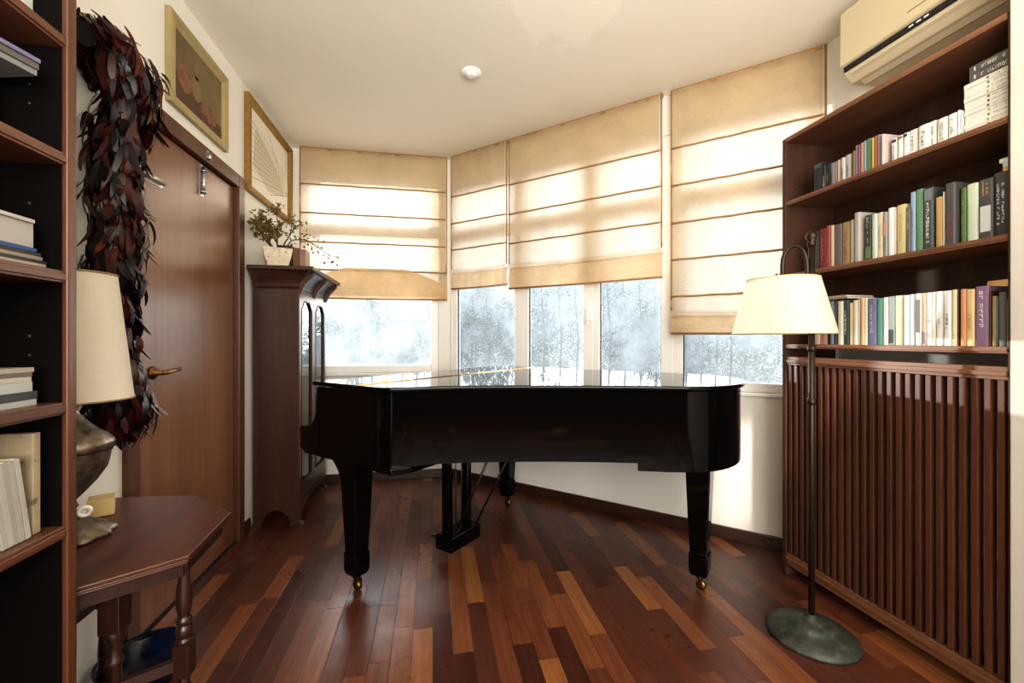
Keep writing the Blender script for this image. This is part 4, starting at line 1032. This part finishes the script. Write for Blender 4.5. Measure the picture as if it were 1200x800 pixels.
def ell(mb, a, b, ra, rb, x): mb.poly([(x, cy_+a+ra*math.cos(t*PI/12), cz_+b+rb*math.sin(t*PI/12)) for t in range(24)])
mb = MB(); ell(mb, -.03, -.025, .045, .06, X+.0004); mb.poly([(X+.0004, cy_-.045, cz_+.02), (X+.0004, cy_-.015, cz_+.02), (X+.0004, cy_-.01, cz_+.085), (X+.0004, cy_-.05, cz_+.085)]); part('painted_jug', mb, plain('painted_ochre', srgb(126, 108, 72), .6, var=.4, scale=30), cv, recalc=False)
fruit_m = ramp_noise('painted_rose', [(.3, srgb(100, 70, 50)), (.6, srgb(136, 94, 70)), (.8, srgb(156, 120, 90))], 25, .6)
for i, (a, b, r) in enumerate(((-.15, -.02, .035), (-.12, .015, .032), (-.10, -.04, .036), (-.17, -.05, .03), (-.13, -.065, .034), (.06, -.08, .032), (.10, -.075, .034), (.13, -.095, .03), (.085, -.105, .03), (.03, -.095, .026))): 
    mb = MB(); ell(mb, a, b, r, r*.95, X+.0006+.0001*i); part('painted_fruit', mb, fruit_m, cv, recalc=False)
y0 = on_x(290, XL+.02)[0]; y1 = 3.715; z0, z1 = 2.13, 2.735
pc = thing('framed_print', 'pale print with fine grid lines in a worn gold frame above the cabinet', 'picture', (XL+.01, (y0+y1)/2, z0))
frame_on_wall(pc, y0, y1, z0, z1, .05, [(0, 0), (0, .03), (.01, .036), (.022, .026), (.034, .03), (.046, .014), (.05, .008)], M['gold'])
mb = MB(); mb.box(XL+.002, XL+.008, y0+.045, y1-.045, z0+.045, z1-.045); ppx = part('print', mb, M['paper'], pc)
mb = MB(); X = XL+.0086; a0, a1, b0, b1 = y0+.05, y1-.05, z0+.05, z1-.05
def q(u, v): return Vector((X, a0+(a1-a0)*u, b0+(b1-b0)*v))
def line(m_, p, r, w=.0022):
    d = (r-p); n_ = Vector((0, -d.z, d.y)).normalized()*w/2; m_.poly([p-n_, r-n_, r+n_, p+n_])
def net(u, v): return q(.04+.92*u, (.88-.10*u-.18*u*u)*(1-v)+(.10+.22*u)*v)
for i in range(9):
    for k in range(10): 
        line(mb, net(i/12, k/10), net(i/12+.02*(k+1)/10, (k+1)/10))
for i in range(9):
    for k in range(10): line(mb, net(k/10*.95, .06+i/10), net((k+1)/10*.95, .06+i/10-.01))
line(mb, q(.42, .95), q(.98, .30), .005); line(mb, q(.05, .12), q(.98, .34), .003); line(mb, q(.5, .1), q(.98, .32), .004)
part('drawing_lines', mb, M['ink'], ppx, recalc=False)
mb = MB(); mb.poly([q(.08, .3), q(.45, .12), q(.9, .25), q(.75, .5), q(.4, .7), q(.15, .8)]); bmesh.ops.translate(mb.bm, verts=mb.bm.verts[:], vec=(-.0003, 0, 0)); part('tinted_wash', mb, plain('grey_wash', srgb(206, 196, 172), .8), ppx, recalc=False)

# ------------------------------------------------------------------ feather boa on its post
py_ = 1.585
ps = thing('wooden_post', 'dark brown wooden post against the wall carrying the feather boa', 'post', (XL+.015, py_, 0))
mb = MB(); mb.box(XL+.002, XL+.026, py_-.03, py_+.006, 0, 2.20); part('upright', mb, M['caseL'], ps, .002)
mb = MB(); mb.box(XL+.004, XL+.10, py_-.045, py_+.012, 2.201, 2.212); part('bracket_arm', mb, plain('pale_painted_wood', srgb(150, 138, 112), .6), ps, .002)
mb = MB(); rnd = random.Random(11)
ctl = [Vector((-1.055, 1.53, 2.14)), Vector((-1.05, 1.575, 2.178)), Vector((-1.03, 1.62, 2.16)), Vector((-1.012, 1.645, 2.08)), Vector((-1.018, 1.65, 1.93)), Vector((-1.04, 1.635, 1.7)), Vector((-1.045, 1.625, 1.45)), Vector((-1.035, 1.635, 1.2)), Vector((-1.035, 1.635, 1.02)), Vector((-1.03, 1.64, .965))]
core = []
for i in range(len(ctl)-1):
    for k in range(6): core.append(ctl[i].lerp(ctl[i+1], k/6))
core.append(ctl[-1])
bo_ = thing('feather_boa', 'thick dark red and black feather boa hanging beside the door', 'feather boa', ctl[-1])
cm = MB(); cm.tube(core, .035, 10); 
nf = 4200
for i in range(nf):
    t = (i/nf)**.93*(len(core)-1.001); k = int(t); c = core[k].lerp(core[k+1], t-k); ax = (core[k+1]-core[k]).normalized()
    a = rnd.uniform(0, 2*PI); s1 = ax.cross(Vector((.3, .9, .1))).normalized(); s2 = ax.cross(s1); rd_ = s1*math.cos(a)+s2*math.sin(a)
    clump = .75+.5*math.sin(a*2+t*1.3)*math.sin(t*.9+a)
    L_ = rnd.uniform(.065, .125); W_ = rnd.uniform(.0055, .0115)
    down = (ax*.55+Vector((0, 0, -.75))+rd_.cross(ax)*rnd.uniform(-.45, .45)).normalized()
    fl_ = rnd.uniform(.1, .62)*clump
    p = c+rd_*rnd.uniform(.03, .085)*clump; v = (rd_*fl_+down*.9).normalized(); curl = rnd.uniform(-.6, .06)
    if k > len(core)-9: v = (v+Vector((0, 0, -.5))).normalized(); L_ *= 1.15
    pts = []
    for j in range(7):
        pts.append(p.copy()); p = p+v*L_/6; v = (v+(-rd_*.17 if curl < 0 else rd_*.14)+down*.08).normalized()
    for j, pt in enumerate(pts):
        if pt.x < XL+.022: pt.x = XL+.022+.004*rnd.random()
    sd = v.cross(rd_)
    if sd.length < .05: continue
    sd.normalize(); sd = (sd+rd_*rnd.uniform(-.3, .3)).normalized()
    mi = 0 if rnd.random() < .42 else (1 if rnd.random() < .94 else 2)
    mb.ribbon(pts, sd, [W_*.35, W_*.8, W_*1.05, W_*1.15, W_*1.1, W_*.85, W_*.3], mi)
fm = [ramp_noise('black_feathers', [(.3, srgb(8, 5, 6)), (.6, srgb(20, 10, 10)), (.85, srgb(48, 17, 14))], 30, .34, .35), ramp_noise('dark_red_feathers', [(.3, srgb(30, 9, 9)), (.6, srgb(62, 19, 14)), (.85, srgb(104, 36, 22))], 30, .36, .35), ramp_noise('rust_feathers', [(.3, srgb(56, 20, 13)), (.8, srgb(112, 46, 24))], 30, .45, .3)]
part('feathers', mb, fm, bo_, recalc=False); part('boa_core', cm, plain('boa_cord', (.012, .006, .006), .8), bo_)

# ------------------------------------------------------------------ left bookcase
LX, LY1 = -.762, 1.095
lx0 = XL+.004; ly0 = -.05
lb = thing('bookcase', 'brown wooden bookcase at the left edge holding magazines and leaning white books', 'bookcase', ((lx0+LX)/2, (ly0+LY1)/2, 0))
M['shadow_lining'] = plain('painted_shadow_lining', (.0035, .0024, .0018), .8, spec=.1)  # near-black colour paints the interior shade of the bookcase onto its side panels
mb = MB(); mb.box(lx0, LX-.012, LY1-.03, LY1, 0, 2.45); part('side_panel', mb, M['shadow_lining'], lb, .002)
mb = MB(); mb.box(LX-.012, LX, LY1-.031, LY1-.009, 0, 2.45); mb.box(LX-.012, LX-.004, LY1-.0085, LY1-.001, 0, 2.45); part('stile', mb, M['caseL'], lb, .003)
mb = MB(); mb.box(lx0, LX, ly0, ly0+.025, 0, 2.45); part('side_panel', mb, M['shadow_lining'], lb, .002)
mb = MB(); mb.box(lx0, lx0+.008, ly0+.025, LY1-.03, 0, 2.45); part('back_panel', mb, plain('painted_shadow_back', (.003, .002, .0016), .8, spec=.1), lb)  # deep shade behind the shelves is put into this panel's colour
zs_ = on_x(83, LX)[1]
LS = [hgt(v, zs_) for v in (45.5, 181.5, 318, 470.5, 614)]+[.08, 2.40]
for z in LS:
    mb = MB(); mb.box(lx0+.008, LX-.006, ly0+.025, LY1-.03, z-.026, z); mb.box(LX-.006, LX-.002, ly0+.025, LY1-.031, z-.021, z-.007); part('shelf', mb, M['caseL_y'], lb, .0015)
mb = MB()
for z in LS[:5]:
    for dz in (.10, .14): 
        for x in (LX-.07, LX-.3): mb.lathe([(0, 0), (.004, 0), (.004, .002), (0, .002)], (x, LY1-.03, z+dz), 10, axis=(0, -1, 0))
part('peg_hole', mb, M['black'], lb)
def magpile(shelf, specs, grp, where):
    z = LS[shelf]+.0006
    for i, (px, th, col, w, xf, rot) in enumerate(specs):
        y1 = on_x(px, xf)[0]; y0_ = y1-.30
        flat_book(xf-.215, xf, y0_, y1, z, z+th, col, w+' '+where, grp, face='+x', rot=rot, name='magazine' if th < .02 else 'book', cat='magazine' if th < .02 else 'book', pages=plain('magazine_pages', srgb(206, 200, 190), .6))
        z += th+.0005
mb = MB(); mb.box(lx0+.02, LX-.10, .80, 1.02, LS[1]+.0006, LS[1]+.126); o = part('box', mb, plain('black_card', (.006, .006, .006), .7, spec=.1), bevel=.002); tag(o, 'black box under the askew magazines in the left bookcase', 'box')
zz = LS[1]+.1272; cC = Vector((-.772, 1.005, 0)); an = math.radians(-14)
for i, (th, col, w_) in enumerate(((.011, (120, 124, 124), 'pale grey magazine lowest'), (.012, (92, 86, 76), 'dark grey magazine second'), (.008, (104, 98, 136), 'purple blue magazine on top'))):
    k = .004*i; xd = Vector((math.cos(an), math.sin(an), 0)); yd = Vector((-math.sin(an), math.cos(an), 0)); ce = cC-xd*(.09-k)-yd*.14
    flat_book(ce.x-.09, ce.x+.09, ce.y-.14, ce.y+.14, zz, zz+th, col, w_+' in the askew pile high in the left bookcase', 'askew magazines in the left bookcase', face='+x', rot=an, name='magazine', cat='magazine', pages=plain('magazine_pages', srgb(170, 172, 170), .6)); zz += th+.0005
magpile(2, [(54, .009, (170, 160, 140), 'cream magazine at the bottom', LX-.03, 0), (55, .006, (54, 50, 48), 'black magazine second from bottom', LX-.03, 0), (50, .007, (150, 138, 120), 'tan magazine third from bottom', LX-.03, 0), (48, .007, (58, 50, 46), 'dark brown magazine under the blue one', LX-.03, 0), (43, .007, (34, 84, 150), 'blue magazine under the thick white book', LX-.03, 0), (39, .048, (176, 172, 166), 'thick white book on top', LX-.03, 0), (41, .007, (188, 184, 178), 'thin pale magazine topmost', LX-.025, 0)], 'magazines and book in the third compartment of the left bookcase', 'of the pile left of the lampshade top')
magpile(3, [(43, .012, (170, 170, 164), 'pale grey magazine at the bottom', LX-.03, 0), (44, .016, (60, 60, 62), 'charcoal magazine second from bottom', LX-.03, 0), (38, .019, (176, 182, 178), 'pale blue grey magazine in the middle', LX-.03, 0), (37, .01, (184, 178, 168), 'light magazine third from top', LX-.03, 0), (38, .008, (110, 100, 88), 'brown magazine second from top', LX-.03, 0), (40, .009, (170, 160, 140), 'beige magazine topmost', LX-.03, 0)], 'magazines in the fourth compartment of the left bookcase', 'of the pile left of the lampshade bottom')
# leaning white books and a tall crackled one in the fifth compartment
zb5 = LS[4]+.0008
yt = on_x(48, LX-.03)[0]
mb = MB(); mb.box(LX-.23, LX-.03, yt-.017, yt, zb5, zb5+.205); o = part('book', mb, ramp_noise('cracked_beige_cover', [(.35, srgb(98, 84, 62)), (.42, srgb(146, 132, 106)), (.8, srgb(160, 148, 122))], 22, .7), bevel=.002); tag(o, 'tall beige crackled book standing upright in the left bookcase lower compartment', 'book')
lean = math.radians(9)
for i, px in enumerate((37, 30, 23.5, 17, 10.5)):
    yy = on_x(px, LX-.025)[0]; th = .0108; hgt_ = .165-.004*(i % 2)
    mb = MB(); mb.box(-.16, 0, -th, 0, 0, hgt_); mb.box(-.158, -.003, -th+.0015, -.0015, hgt_-.0005, hgt_+.0004, mi=1)
    Rm = Matrix.Translation(Vector((LX-.025, yy+.0, zb5+math.sin(lean)*th*1.05))) @ Matrix.Rotation(lean, 4, 'X')
    bmesh.ops.transform(mb.bm, matrix=Rm, verts=mb.bm.verts[:])
    o = part('book', mb, [bookmat((182-9*(i % 3), 178-9*(i % 3), 168-8*(i % 3))), page_m], bevel=.0025); tag(o, 'slim white book leaning, %s from the right of the leaning row in the left bookcase' % ORD[i], 'book', 'white books leaning in the left bookcase')
    t = MB(); lettering(t, Vector((0, -th*.2, hgt_*.8)), Vector((0, 0, -1)), Vector((0, -1, 0)), Vector((1, 0, 0)), hgt_*.6, th*.5, 1, seed=i); bmesh.ops.transform(t.bm, matrix=Rm, verts=t.bm.verts[:]); part('spine_lettering', t, bookmat((170, 166, 160)), o, recalc=False)
# white box on the top compartment
for i, (p, c) in enumerate(((46, (196, 196, 196)), (38, (206, 206, 208)), (31, (190, 190, 192)))):
    yy = min(on_x(46, LX-.06)[0], LY1-.032)-.0275*i; mb = MB(); mb.box(LX-.24, LX-.06, yy-.026, yy, LS[0]+.0006, LS[0]+.26); o = part('binder', mb, bookmat(c), bevel=.003); tag(o, 'pale grey binder, %s from the right in the top left compartment' % ORD[i], 'binder', 'binders in the top compartment of the left bookcase')

# ------------------------------------------------------------------ octagonal side table
TZ = .645
top = [(-1.105, 1.108), (-.795, 1.108), (-.617, 1.235), (-.638, 1.517), (-.84, 1.712), (-1.105, 1.735)]
tc_ = Vector((-.87, 1.42, 0))
tb_ = thing('side_table', 'dark wooden side table with chamfered corners and turned legs beside the door', 'table', (tc_.x, tc_.y, 0))
fnz = lambda u, v, w: Vector((u, v, w))
def offp(d): 
    return [((u-tc_.x)*(1-d)+tc_.x, (v-tc_.y)*(1-d)+tc_.y) for u, v in top]
mb = MB(); mb.prism(top, fnz, TZ-.011, TZ); mb.prism(offp(.012), fnz, TZ-.018, TZ-.011); mb.prism(offp(.028), fnz, TZ-.026, TZ-.018); part('tabletop', mb, M['table'], tb_, .003)
mb = MB(); a = offp(.09); b = offp(.15); n = len(a)
for i in range(n):
    j = (i+1) % n; mb.prism([a[i], a[j], b[j], b[i]], fnz, TZ-.062, TZ-.026)
part('apron', mb, M['tleg'], tb_)
def turned(x, y, r=1.0, name='leg'):
    mb = MB(); 
    pf = [(.018, .40), (.0185, .408), (.014, .414), (.018, .422), (.0195, .432), (.017, .442), (.013, .448), (.018, .455), (.018, .463), (.0125, .47), (.017, .49), (.0195, .51), (.018, .535), (.014, .565), (.0115, .59), (.0115, .60), (.014, TZ-.026)]
    mb.lathe([(r_*r, z) for r_, z in pf], (x, y, 0), 24)
    h = .019*r; mb.box(x-h, x+h, y-h, y+h, .315, .40)
    mb.lathe([(.013, .05), (.011, .062), (.016, .12), (.0175, .16), (.014, .22), (.012, .26), (.017, .275), (.017, .285), (.012, .295), (.016, .315)], (x, y, 0), 20); mb.lathe([(0, 0), (.013*r, 0), (.018*r, .015), (.016*r, .035), (.012*r, .05), (0, .05)], (x, y, 0), 18)
    part(name, mb, M['tleg'], tb_, .0015)
corners = [(-.647, 1.27), (-1.075, 1.645), (-1.07, 1.15)]
for x, y in corners: turned(x, y)
# stouter inner leg with a square block
x, y = -.765, 1.205
mb = MB(); h = .023; mb.box(x-h, x+h, y-h, y+h, TZ-.155, TZ-.062)
mb.lathe([(.016, .03), (.014, .12), (.016, .2), (.014, .3), (.0135, .40), (.018, .41), (.018, .418), (.0135, .426), (.0145, TZ-.185), (.021, TZ-.17), (.021, TZ-.155)], (x, y, 0), 20); mb.lathe([(0, 0), (.013, 0), (.018, .012), (.016, .03)], (x, y, 0), 16)
part('leg', mb, M['tleg'], tb_, .002, label='stouter leg with a square block under the apron')
ring = [corners[0], (-.765, 1.205), corners[2], corners[1]]
for i in range(4):
    if i == 3: continue
    a_, b_ = Vector(ring[i]+(0,)), Vector(ring[(i+1) % 4]+(0,)); dd = (b_-a_).normalized(); sd = Vector((-dd.y, dd.x, 0))*.009
    mb = MB(); mb.hexa([p+Vector((0, 0, .335)) for p in (a_-sd, b_-sd, b_+sd, a_+sd)], [p+Vector((0, 0, .362)) for p in (a_-sd, b_-sd, b_+sd, a_+sd)]); part('stretcher', mb, M['tleg'], tb_)
# blue dish under the table
dc = Vector((-.975, 1.49+.22, 0)); dc = Vector((-.985, 1.70, .0))
mb = MB(); mb.lathe([(0, .008), (.07, .008), (.072, 0), (.075, 0), (.078, .012), (.11, .045), (.132, .088), (.138, .105), (.134, .108), (.125, .09), (.10, .055), (.07, .026), (0, .02)], dc, 56)
o = part('bowl', mb, ramp_noise('deep_blue_glaze', [(.3, srgb(8, 12, 26)), (.6, srgb(14, 24, 52)), (.85, srgb(26, 44, 84))], 8, .22, .3), loc=dc); tag(o, 'glossy dark blue bowl on the floor beneath the side table', 'bowl')

# ------------------------------------------------------------------ table lamp and small things
lp = Vector((-1.0, 1.40, TZ+.0006))
tl = thing('table_lamp', 'silver urn table lamp with a tall cream shade on the side table', 'lamp', lp)
pew = ramp_noise('pewter', [(.3, srgb(64, 58, 50)), (.55, srgb(128, 116, 102)), (.8, srgb(176, 164, 148))], 24, .38, .6)
pew.node_tree.nodes['Principled BSDF'].inputs['Metallic'].default_value = .75
mb = MB(); seg = 40
pts = []
rings = []
for r, z in ((.09, 0), (.098, .004), (.092, .012), (.078, .02), (.06, .034), (.04, .046), (.026, .054)):
    rings.append([mb.bm.verts.new(lp+Vector(((r+(.006*math.cos(10*2*PI*i/seg) if r > .07 else .003*math.cos(10*2*PI*i/seg)))*math.cos(2*PI*i/seg), (r+(.006*math.cos(10*2*PI*i/seg) if r > .07 else .003*math.cos(10*2*PI*i/seg)))*math.sin(2*PI*i/seg), z))) for i in range(seg)])
mb.bm.faces.new(rings[0][::-1]); mb.bm.faces.new(rings[-1])
for a, b in zip(rings, rings[1:]):
    for i in range(seg): f = mb.bm.faces.new((a[i], a[(i+1) % seg], b[(i+1) % seg], b[i])); f.smooth = True
part('foot', mb, pew, tl)
mb = MB(); mb.lathe([(.026, .054), (.018, .062), (.014, .078), (.02, .088), (.016, .096), (.018, .108)], lp, 28)
rings = []
prof = [(.018, .108), (.03, .125), (.055, .155), (.076, .19), (.086, .222), (.088, .24)]
for r, z in prof: rings.append([mb.bm.verts.new(lp+Vector(((r+(.0035*abs(math.sin(9*2*PI*i/72)) if .12 < z < .215 else 0))*math.cos(2*PI*i/72), (r+(.0035*abs(math.sin(9*2*PI*i/72)) if .12 < z < .215 else 0))*math.sin(2*PI*i/72), z))) for i in range(72)])
for a, b in zip(rings, rings[1:]):
    for i in range(72): f = mb.bm.faces.new((a[i], a[(i+1) % 72], b[(i+1) % 72], b[i])); f.smooth = True
mb.lathe([(.088, .24), (.092, .246), (.096, .258), (.094, .268), (.088, .274), (.08, .284), (.062, .298), (.05, .31), (.034, .33), (.022, .345), (.018, .36), (.024, .372), (.018, .384), (.012, .40), (.012, .5), (0, .5)], lp, 40)
part('urn', mb, pew, tl)
mb = MB(); mb.shell([(.138, .385), (.101, .742)], lp, 72); sh = part('lamp_shade', mb, M['shade'], tl, recalc=False)
for r, z in ((.138, .386), (.101, .741)):
    mb = MB(); mb.tube([lp+Vector((r*math.cos(2*PI*k/64), r*math.sin(2*PI*k/64), z)) for k in range(64)], .003, 6, closed=True)
    part('shade_rim', mb, plain('gilt_trim', srgb(140, 122, 74), .5, .3), sh)
mb = MB()
for k in range(3):
    a = 2*PI*k/3; mb.tube([lp+Vector((0, 0, .5)), lp+Vector((.03*math.cos(a), .03*math.sin(a), .6)), lp+Vector((.101*math.cos(a), .101*math.sin(a), .738))], .002, 5)
part('shade_carrier', mb, M['bronze'], sh)
y_, zc_ = on_x(117, -1.0)
mb = MB(); mb.obox((-1.05, 1.535, TZ+.0006), (.055, .03, 0), (-.035, .06, 0), (0, 0, .052)); o = part('box', mb, plain('cream_card', srgb(208, 184, 132), .7, var=.06), bevel=.002); tag(o, 'small cream cardboard box behind the lamp foot on the side table', 'box')
sp_ = at(99, 599, 1.155)
mb = MB(); ax_ = Vector((.55, -.83, 0)).normalized(); mb.lathe([(.006, -.006), (.015, -.006), (.017, 0), (.015, .006), (.007, .007), (.006, .002), (.006, -.006)], sp_, 24, axis=ax_); mb.tube([sp_, lp+Vector((0, 0, .085))], .004, 8); part('switch', mb, M['white'], tl, label='small white round switch')

# ------------------------------------------------------------------ garden outside
mb = MB(); mb.box(-30, 30, YF+.4, 45, -.62, -.6); mb.box(2.6, 30, -8, YF+.4, -.62, -.6); g = struct('ground', mb, ramp_noise('winter_grass', [(.3, srgb(60, 66, 50)), (.7, srgb(96, 96, 76))], 3, .9))
barkm = plain('pale_bark', srgb(150, 140, 124), .85, var=.3, scale=20)
leafs = [leaf_mat('hazy_green_leaves', srgb(84, 98, 76), .4), leaf_mat('grey_green_leaves', srgb(98, 106, 92), .4), leaf_mat('dark_evergreen_leaves', srgb(60, 74, 60), .35)]
def tree(x, y, h, spread, nl, lm, label, seed, dens=1.0, name='tree', cat='tree'):
    rn = random.Random(seed); base = Vector((x, y, -.6))
    rt = thing(name, label, cat, base, group=None)
    wb, lfm = MB(), MB(); tips = []
    def br(p, d, L_, r, dep):
        pts = [p]; q_ = p.copy(); dd = d.copy()
        for k in range(4):
            dd = (dd+Vector((rn.uniform(-.25, .25), rn.uniform(-.25, .25), rn.uniform(-.1, .15)))).normalized(); q_ = q_+dd*L_/4; pts.append(q_.copy())
        wb.tube(pts, [r, r*.9, r*.8, r*.7, r*.55], 6)
        tips.extend(pts[2:] if dep < 2 else [])
        if dep > 0:
            for k in range(4): br(pts[rn.choice((2, 3, 4))], (dd*.6+Vector((rn.uniform(-1, 1), rn.uniform(-1, 1), rn.uniform(-.3, .7)))*spread).normalized(), L_*.62, r*.5, dep-1)
    br(base, Vector((rn.uniform(-.1, .1), rn.uniform(-.1, .1), 1)), h*.45, h*.014, 3)
    for i in range(nl):
        b = rn.choice(tips)+Vector((rn.gauss(0, .13), rn.gauss(0, .13), rn.gauss(0, .13))); leafq(lfm, b, rn, rn.uniform(.03, .065))
    part('trunk', wb, barkm, rt); part('foliage', lfm, lm, rt, recalc=False)
gd = [(-.85, 6.7, 2.5, .8, 7000, 1, 'hazy grey green tree outside the far window'), (-2.0, 10.8, 3.6, .9, 9000, 0, 'tall hazy tree farther off outside the far window'), (1.3, 6.9, 2.6, .8, 7000, 0, 'green tree outside the first pane of the bay window'),
      (3.3, 6.2, 2.8, .8, 7000, 1, 'grey green tree outside the middle of the bay window'), (5.2, 4.6, 2.8, .8, 7000, 2, 'dark tree outside the pane beside the right bookcase'), (1.6, 11.0, 3.8, .9, 9000, 2, 'dark evergreen farther off between the nearer trees'), (5.6, 9.4, 4.0, .9, 9000, 0, 'tall green tree far outside at the right')]
for i, (x, y, h, s, nl, lm, lbx) in enumerate(gd): tree(x, y, h, s, nl, leafs[lm], lbx, 40+i)

def hedge(x0, x1, y0, y1, h, nl, lm, label, seed):
    rn = random.Random(seed); rt = thing('hedge', label, 'hedge', ((x0+x1)/2, (y0+y1)/2, -.6)); lfm, wb = MB(), MB()
    for i in range(nl):
        u = rn.random(); hh = h*(.86+.14*math.sin(u*17+seed)); v = rn.random()
        leafq(lfm, Vector((x0+(x1-x0)*u, y0+(y1-y0)*rn.random(), -.6+hh*v)), rn, rn.uniform(.04, .08))
    for i in range(14):
        b = Vector((x0+(x1-x0)*(i+.5)/14, (y0+y1)/2, -.6)); wb.tube([b, b+Vector((.1, .05, h*.4)), b+Vector((-.05, 0, h*.8))], [.05, .035, .015], 6)
    part('stems', wb, barkm, rt); part('foliage', lfm, lm, rt, recalc=False)
hedge(-4.4, 2.0, 13.6, 14.4, 4.2, 26000, leafs[1], 'tall hazy hedge closing the garden behind the far window trees', 91)
hedge(3.0, 10.5, 12.2, 13.0, 4.6, 26000, leafs[0], 'tall hedge far behind the bay window trees', 92)
hedge(8.4, 9.2, 3.0, 11.4, 4.6, 26000, leafs[1], 'tall hedge along the right side of the garden', 93)
# ------------------------------------------------------------------ light
def area(name, loc, target, sx, sy, power, col):
    l = bpy.data.lights.new(name, 'AREA'); l.shape = 'RECTANGLE'; l.size = sx; l.size_y = sy; l.energy = power; l.color = col
    o = bpy.data.objects.new(name, l); COL.objects.link(o); o.location = loc
    o.rotation_euler = (Vector(target)-Vector(loc)).to_track_quat('-Z', 'Y').to_euler(); return o
sun = bpy.data.lights.new('sun', 'SUN'); sun.energy = 6; sun.angle = math.radians(1.0); sun.color = (1, .965, .9)
so = bpy.data.objects.new('sun', sun); COL.objects.link(so); so.rotation_euler = Vector((.60, -.80, -.035)).to_track_quat('-Z', 'Y').to_euler()
area('ceiling_bounce_fill', (.4, -.55, 1.35), (.4, -.5501, 3.0), 1.9, 1.3, 95, (1, .955, .9))  # added fill lamp behind the camera, brightens the room off the ceiling
area('rear_room_fill', (.3, -2.75, 1.75), (.4, 2.5, 1.9), 3.0, 1.8, 210, (1, .965, .92))  # broad soft fill added behind the camera; the rear wall has no window
def sky_sun(name, d, e, ang, col):
    l = bpy.data.lights.new(name, 'SUN'); l.energy = e; l.angle = math.radians(ang); l.color = col
    o = bpy.data.objects.new(name, l); COL.objects.link(o); o.rotation_euler = Vector(d).to_track_quat('-Z', 'Y').to_euler()
sky_sun('bay_skylight', (-.60, -.75, -.22), 7.6, 55, (1, .97, .93))
sky_sun('far_skylight', (.10, -.95, -.22), 4.2, 50, (1, .97, .93))
sl = bpy.data.lights.new('wall_patch_spot', 'SPOT'); sl.energy = 260; sl.spot_size = math.radians(12); sl.spot_blend = .5; sl.color = (1, .93, .82); sl.shadow_soft_size = .05  # added unseen spot inside the room, lays the light patch below the bay window
so2 = bpy.data.objects.new('wall_patch_spot', sl); COL.objects.link(so2); so2.location = (1.45, .6, 2.1); so2.rotation_euler = (Vector((1.83, 2.2, .45))-so2.location).to_track_quat('-Z', 'Y').to_euler()
w = bpy.data.worlds.new('world'); scene.world = w; w.use_nodes = True; nt = w.node_tree; nt.nodes.clear()
bg = N(nt, 'ShaderNodeBackground'); bg.inputs[1].default_value = .6; wo = N(nt, 'ShaderNodeOutputWorld')
tc = N(nt, 'ShaderNodeTexCoord'); sx = N(nt, 'ShaderNodeSeparateXYZ'); nt.links.new(tc.outputs['Generated'], sx.inputs[0])
cr = N(nt, 'ShaderNodeValToRGB'); cr.color_ramp.elements[0].position = 0; cr.color_ramp.elements[0].color = (.86, .93, 1, 1); cr.color_ramp.elements[1].position = .8; cr.color_ramp.elements[1].color = (.5, .68, 1, 1)
nt.links.new(sx.outputs[2], cr.inputs[0]); nt.links.new(cr.outputs[0], bg.inputs[0]); nt.links.new(bg.outputs[0], wo.inputs[0])
scene.view_settings.view_transform = 'Standard'; scene.view_settings.look = 'Medium High Contrast'; scene.view_settings.exposure = -.06; scene.view_settings.gamma = 1
try:
    scene.cycles.max_bounces = 10; scene.cycles.diffuse_bounces = 5; scene.cycles.transparent_max_bounces = 16; scene.cycles.caustics_reflective = False; scene.cycles.caustics_refractive = False
    scene.cycles.use_denoising = True; scene.cycles.sample_clamp_indirect = 3; scene.cycles.use_adaptive_sampling = False; scene.cycles.denoising_prefilter = 'ACCURATE'
except Exception: pass
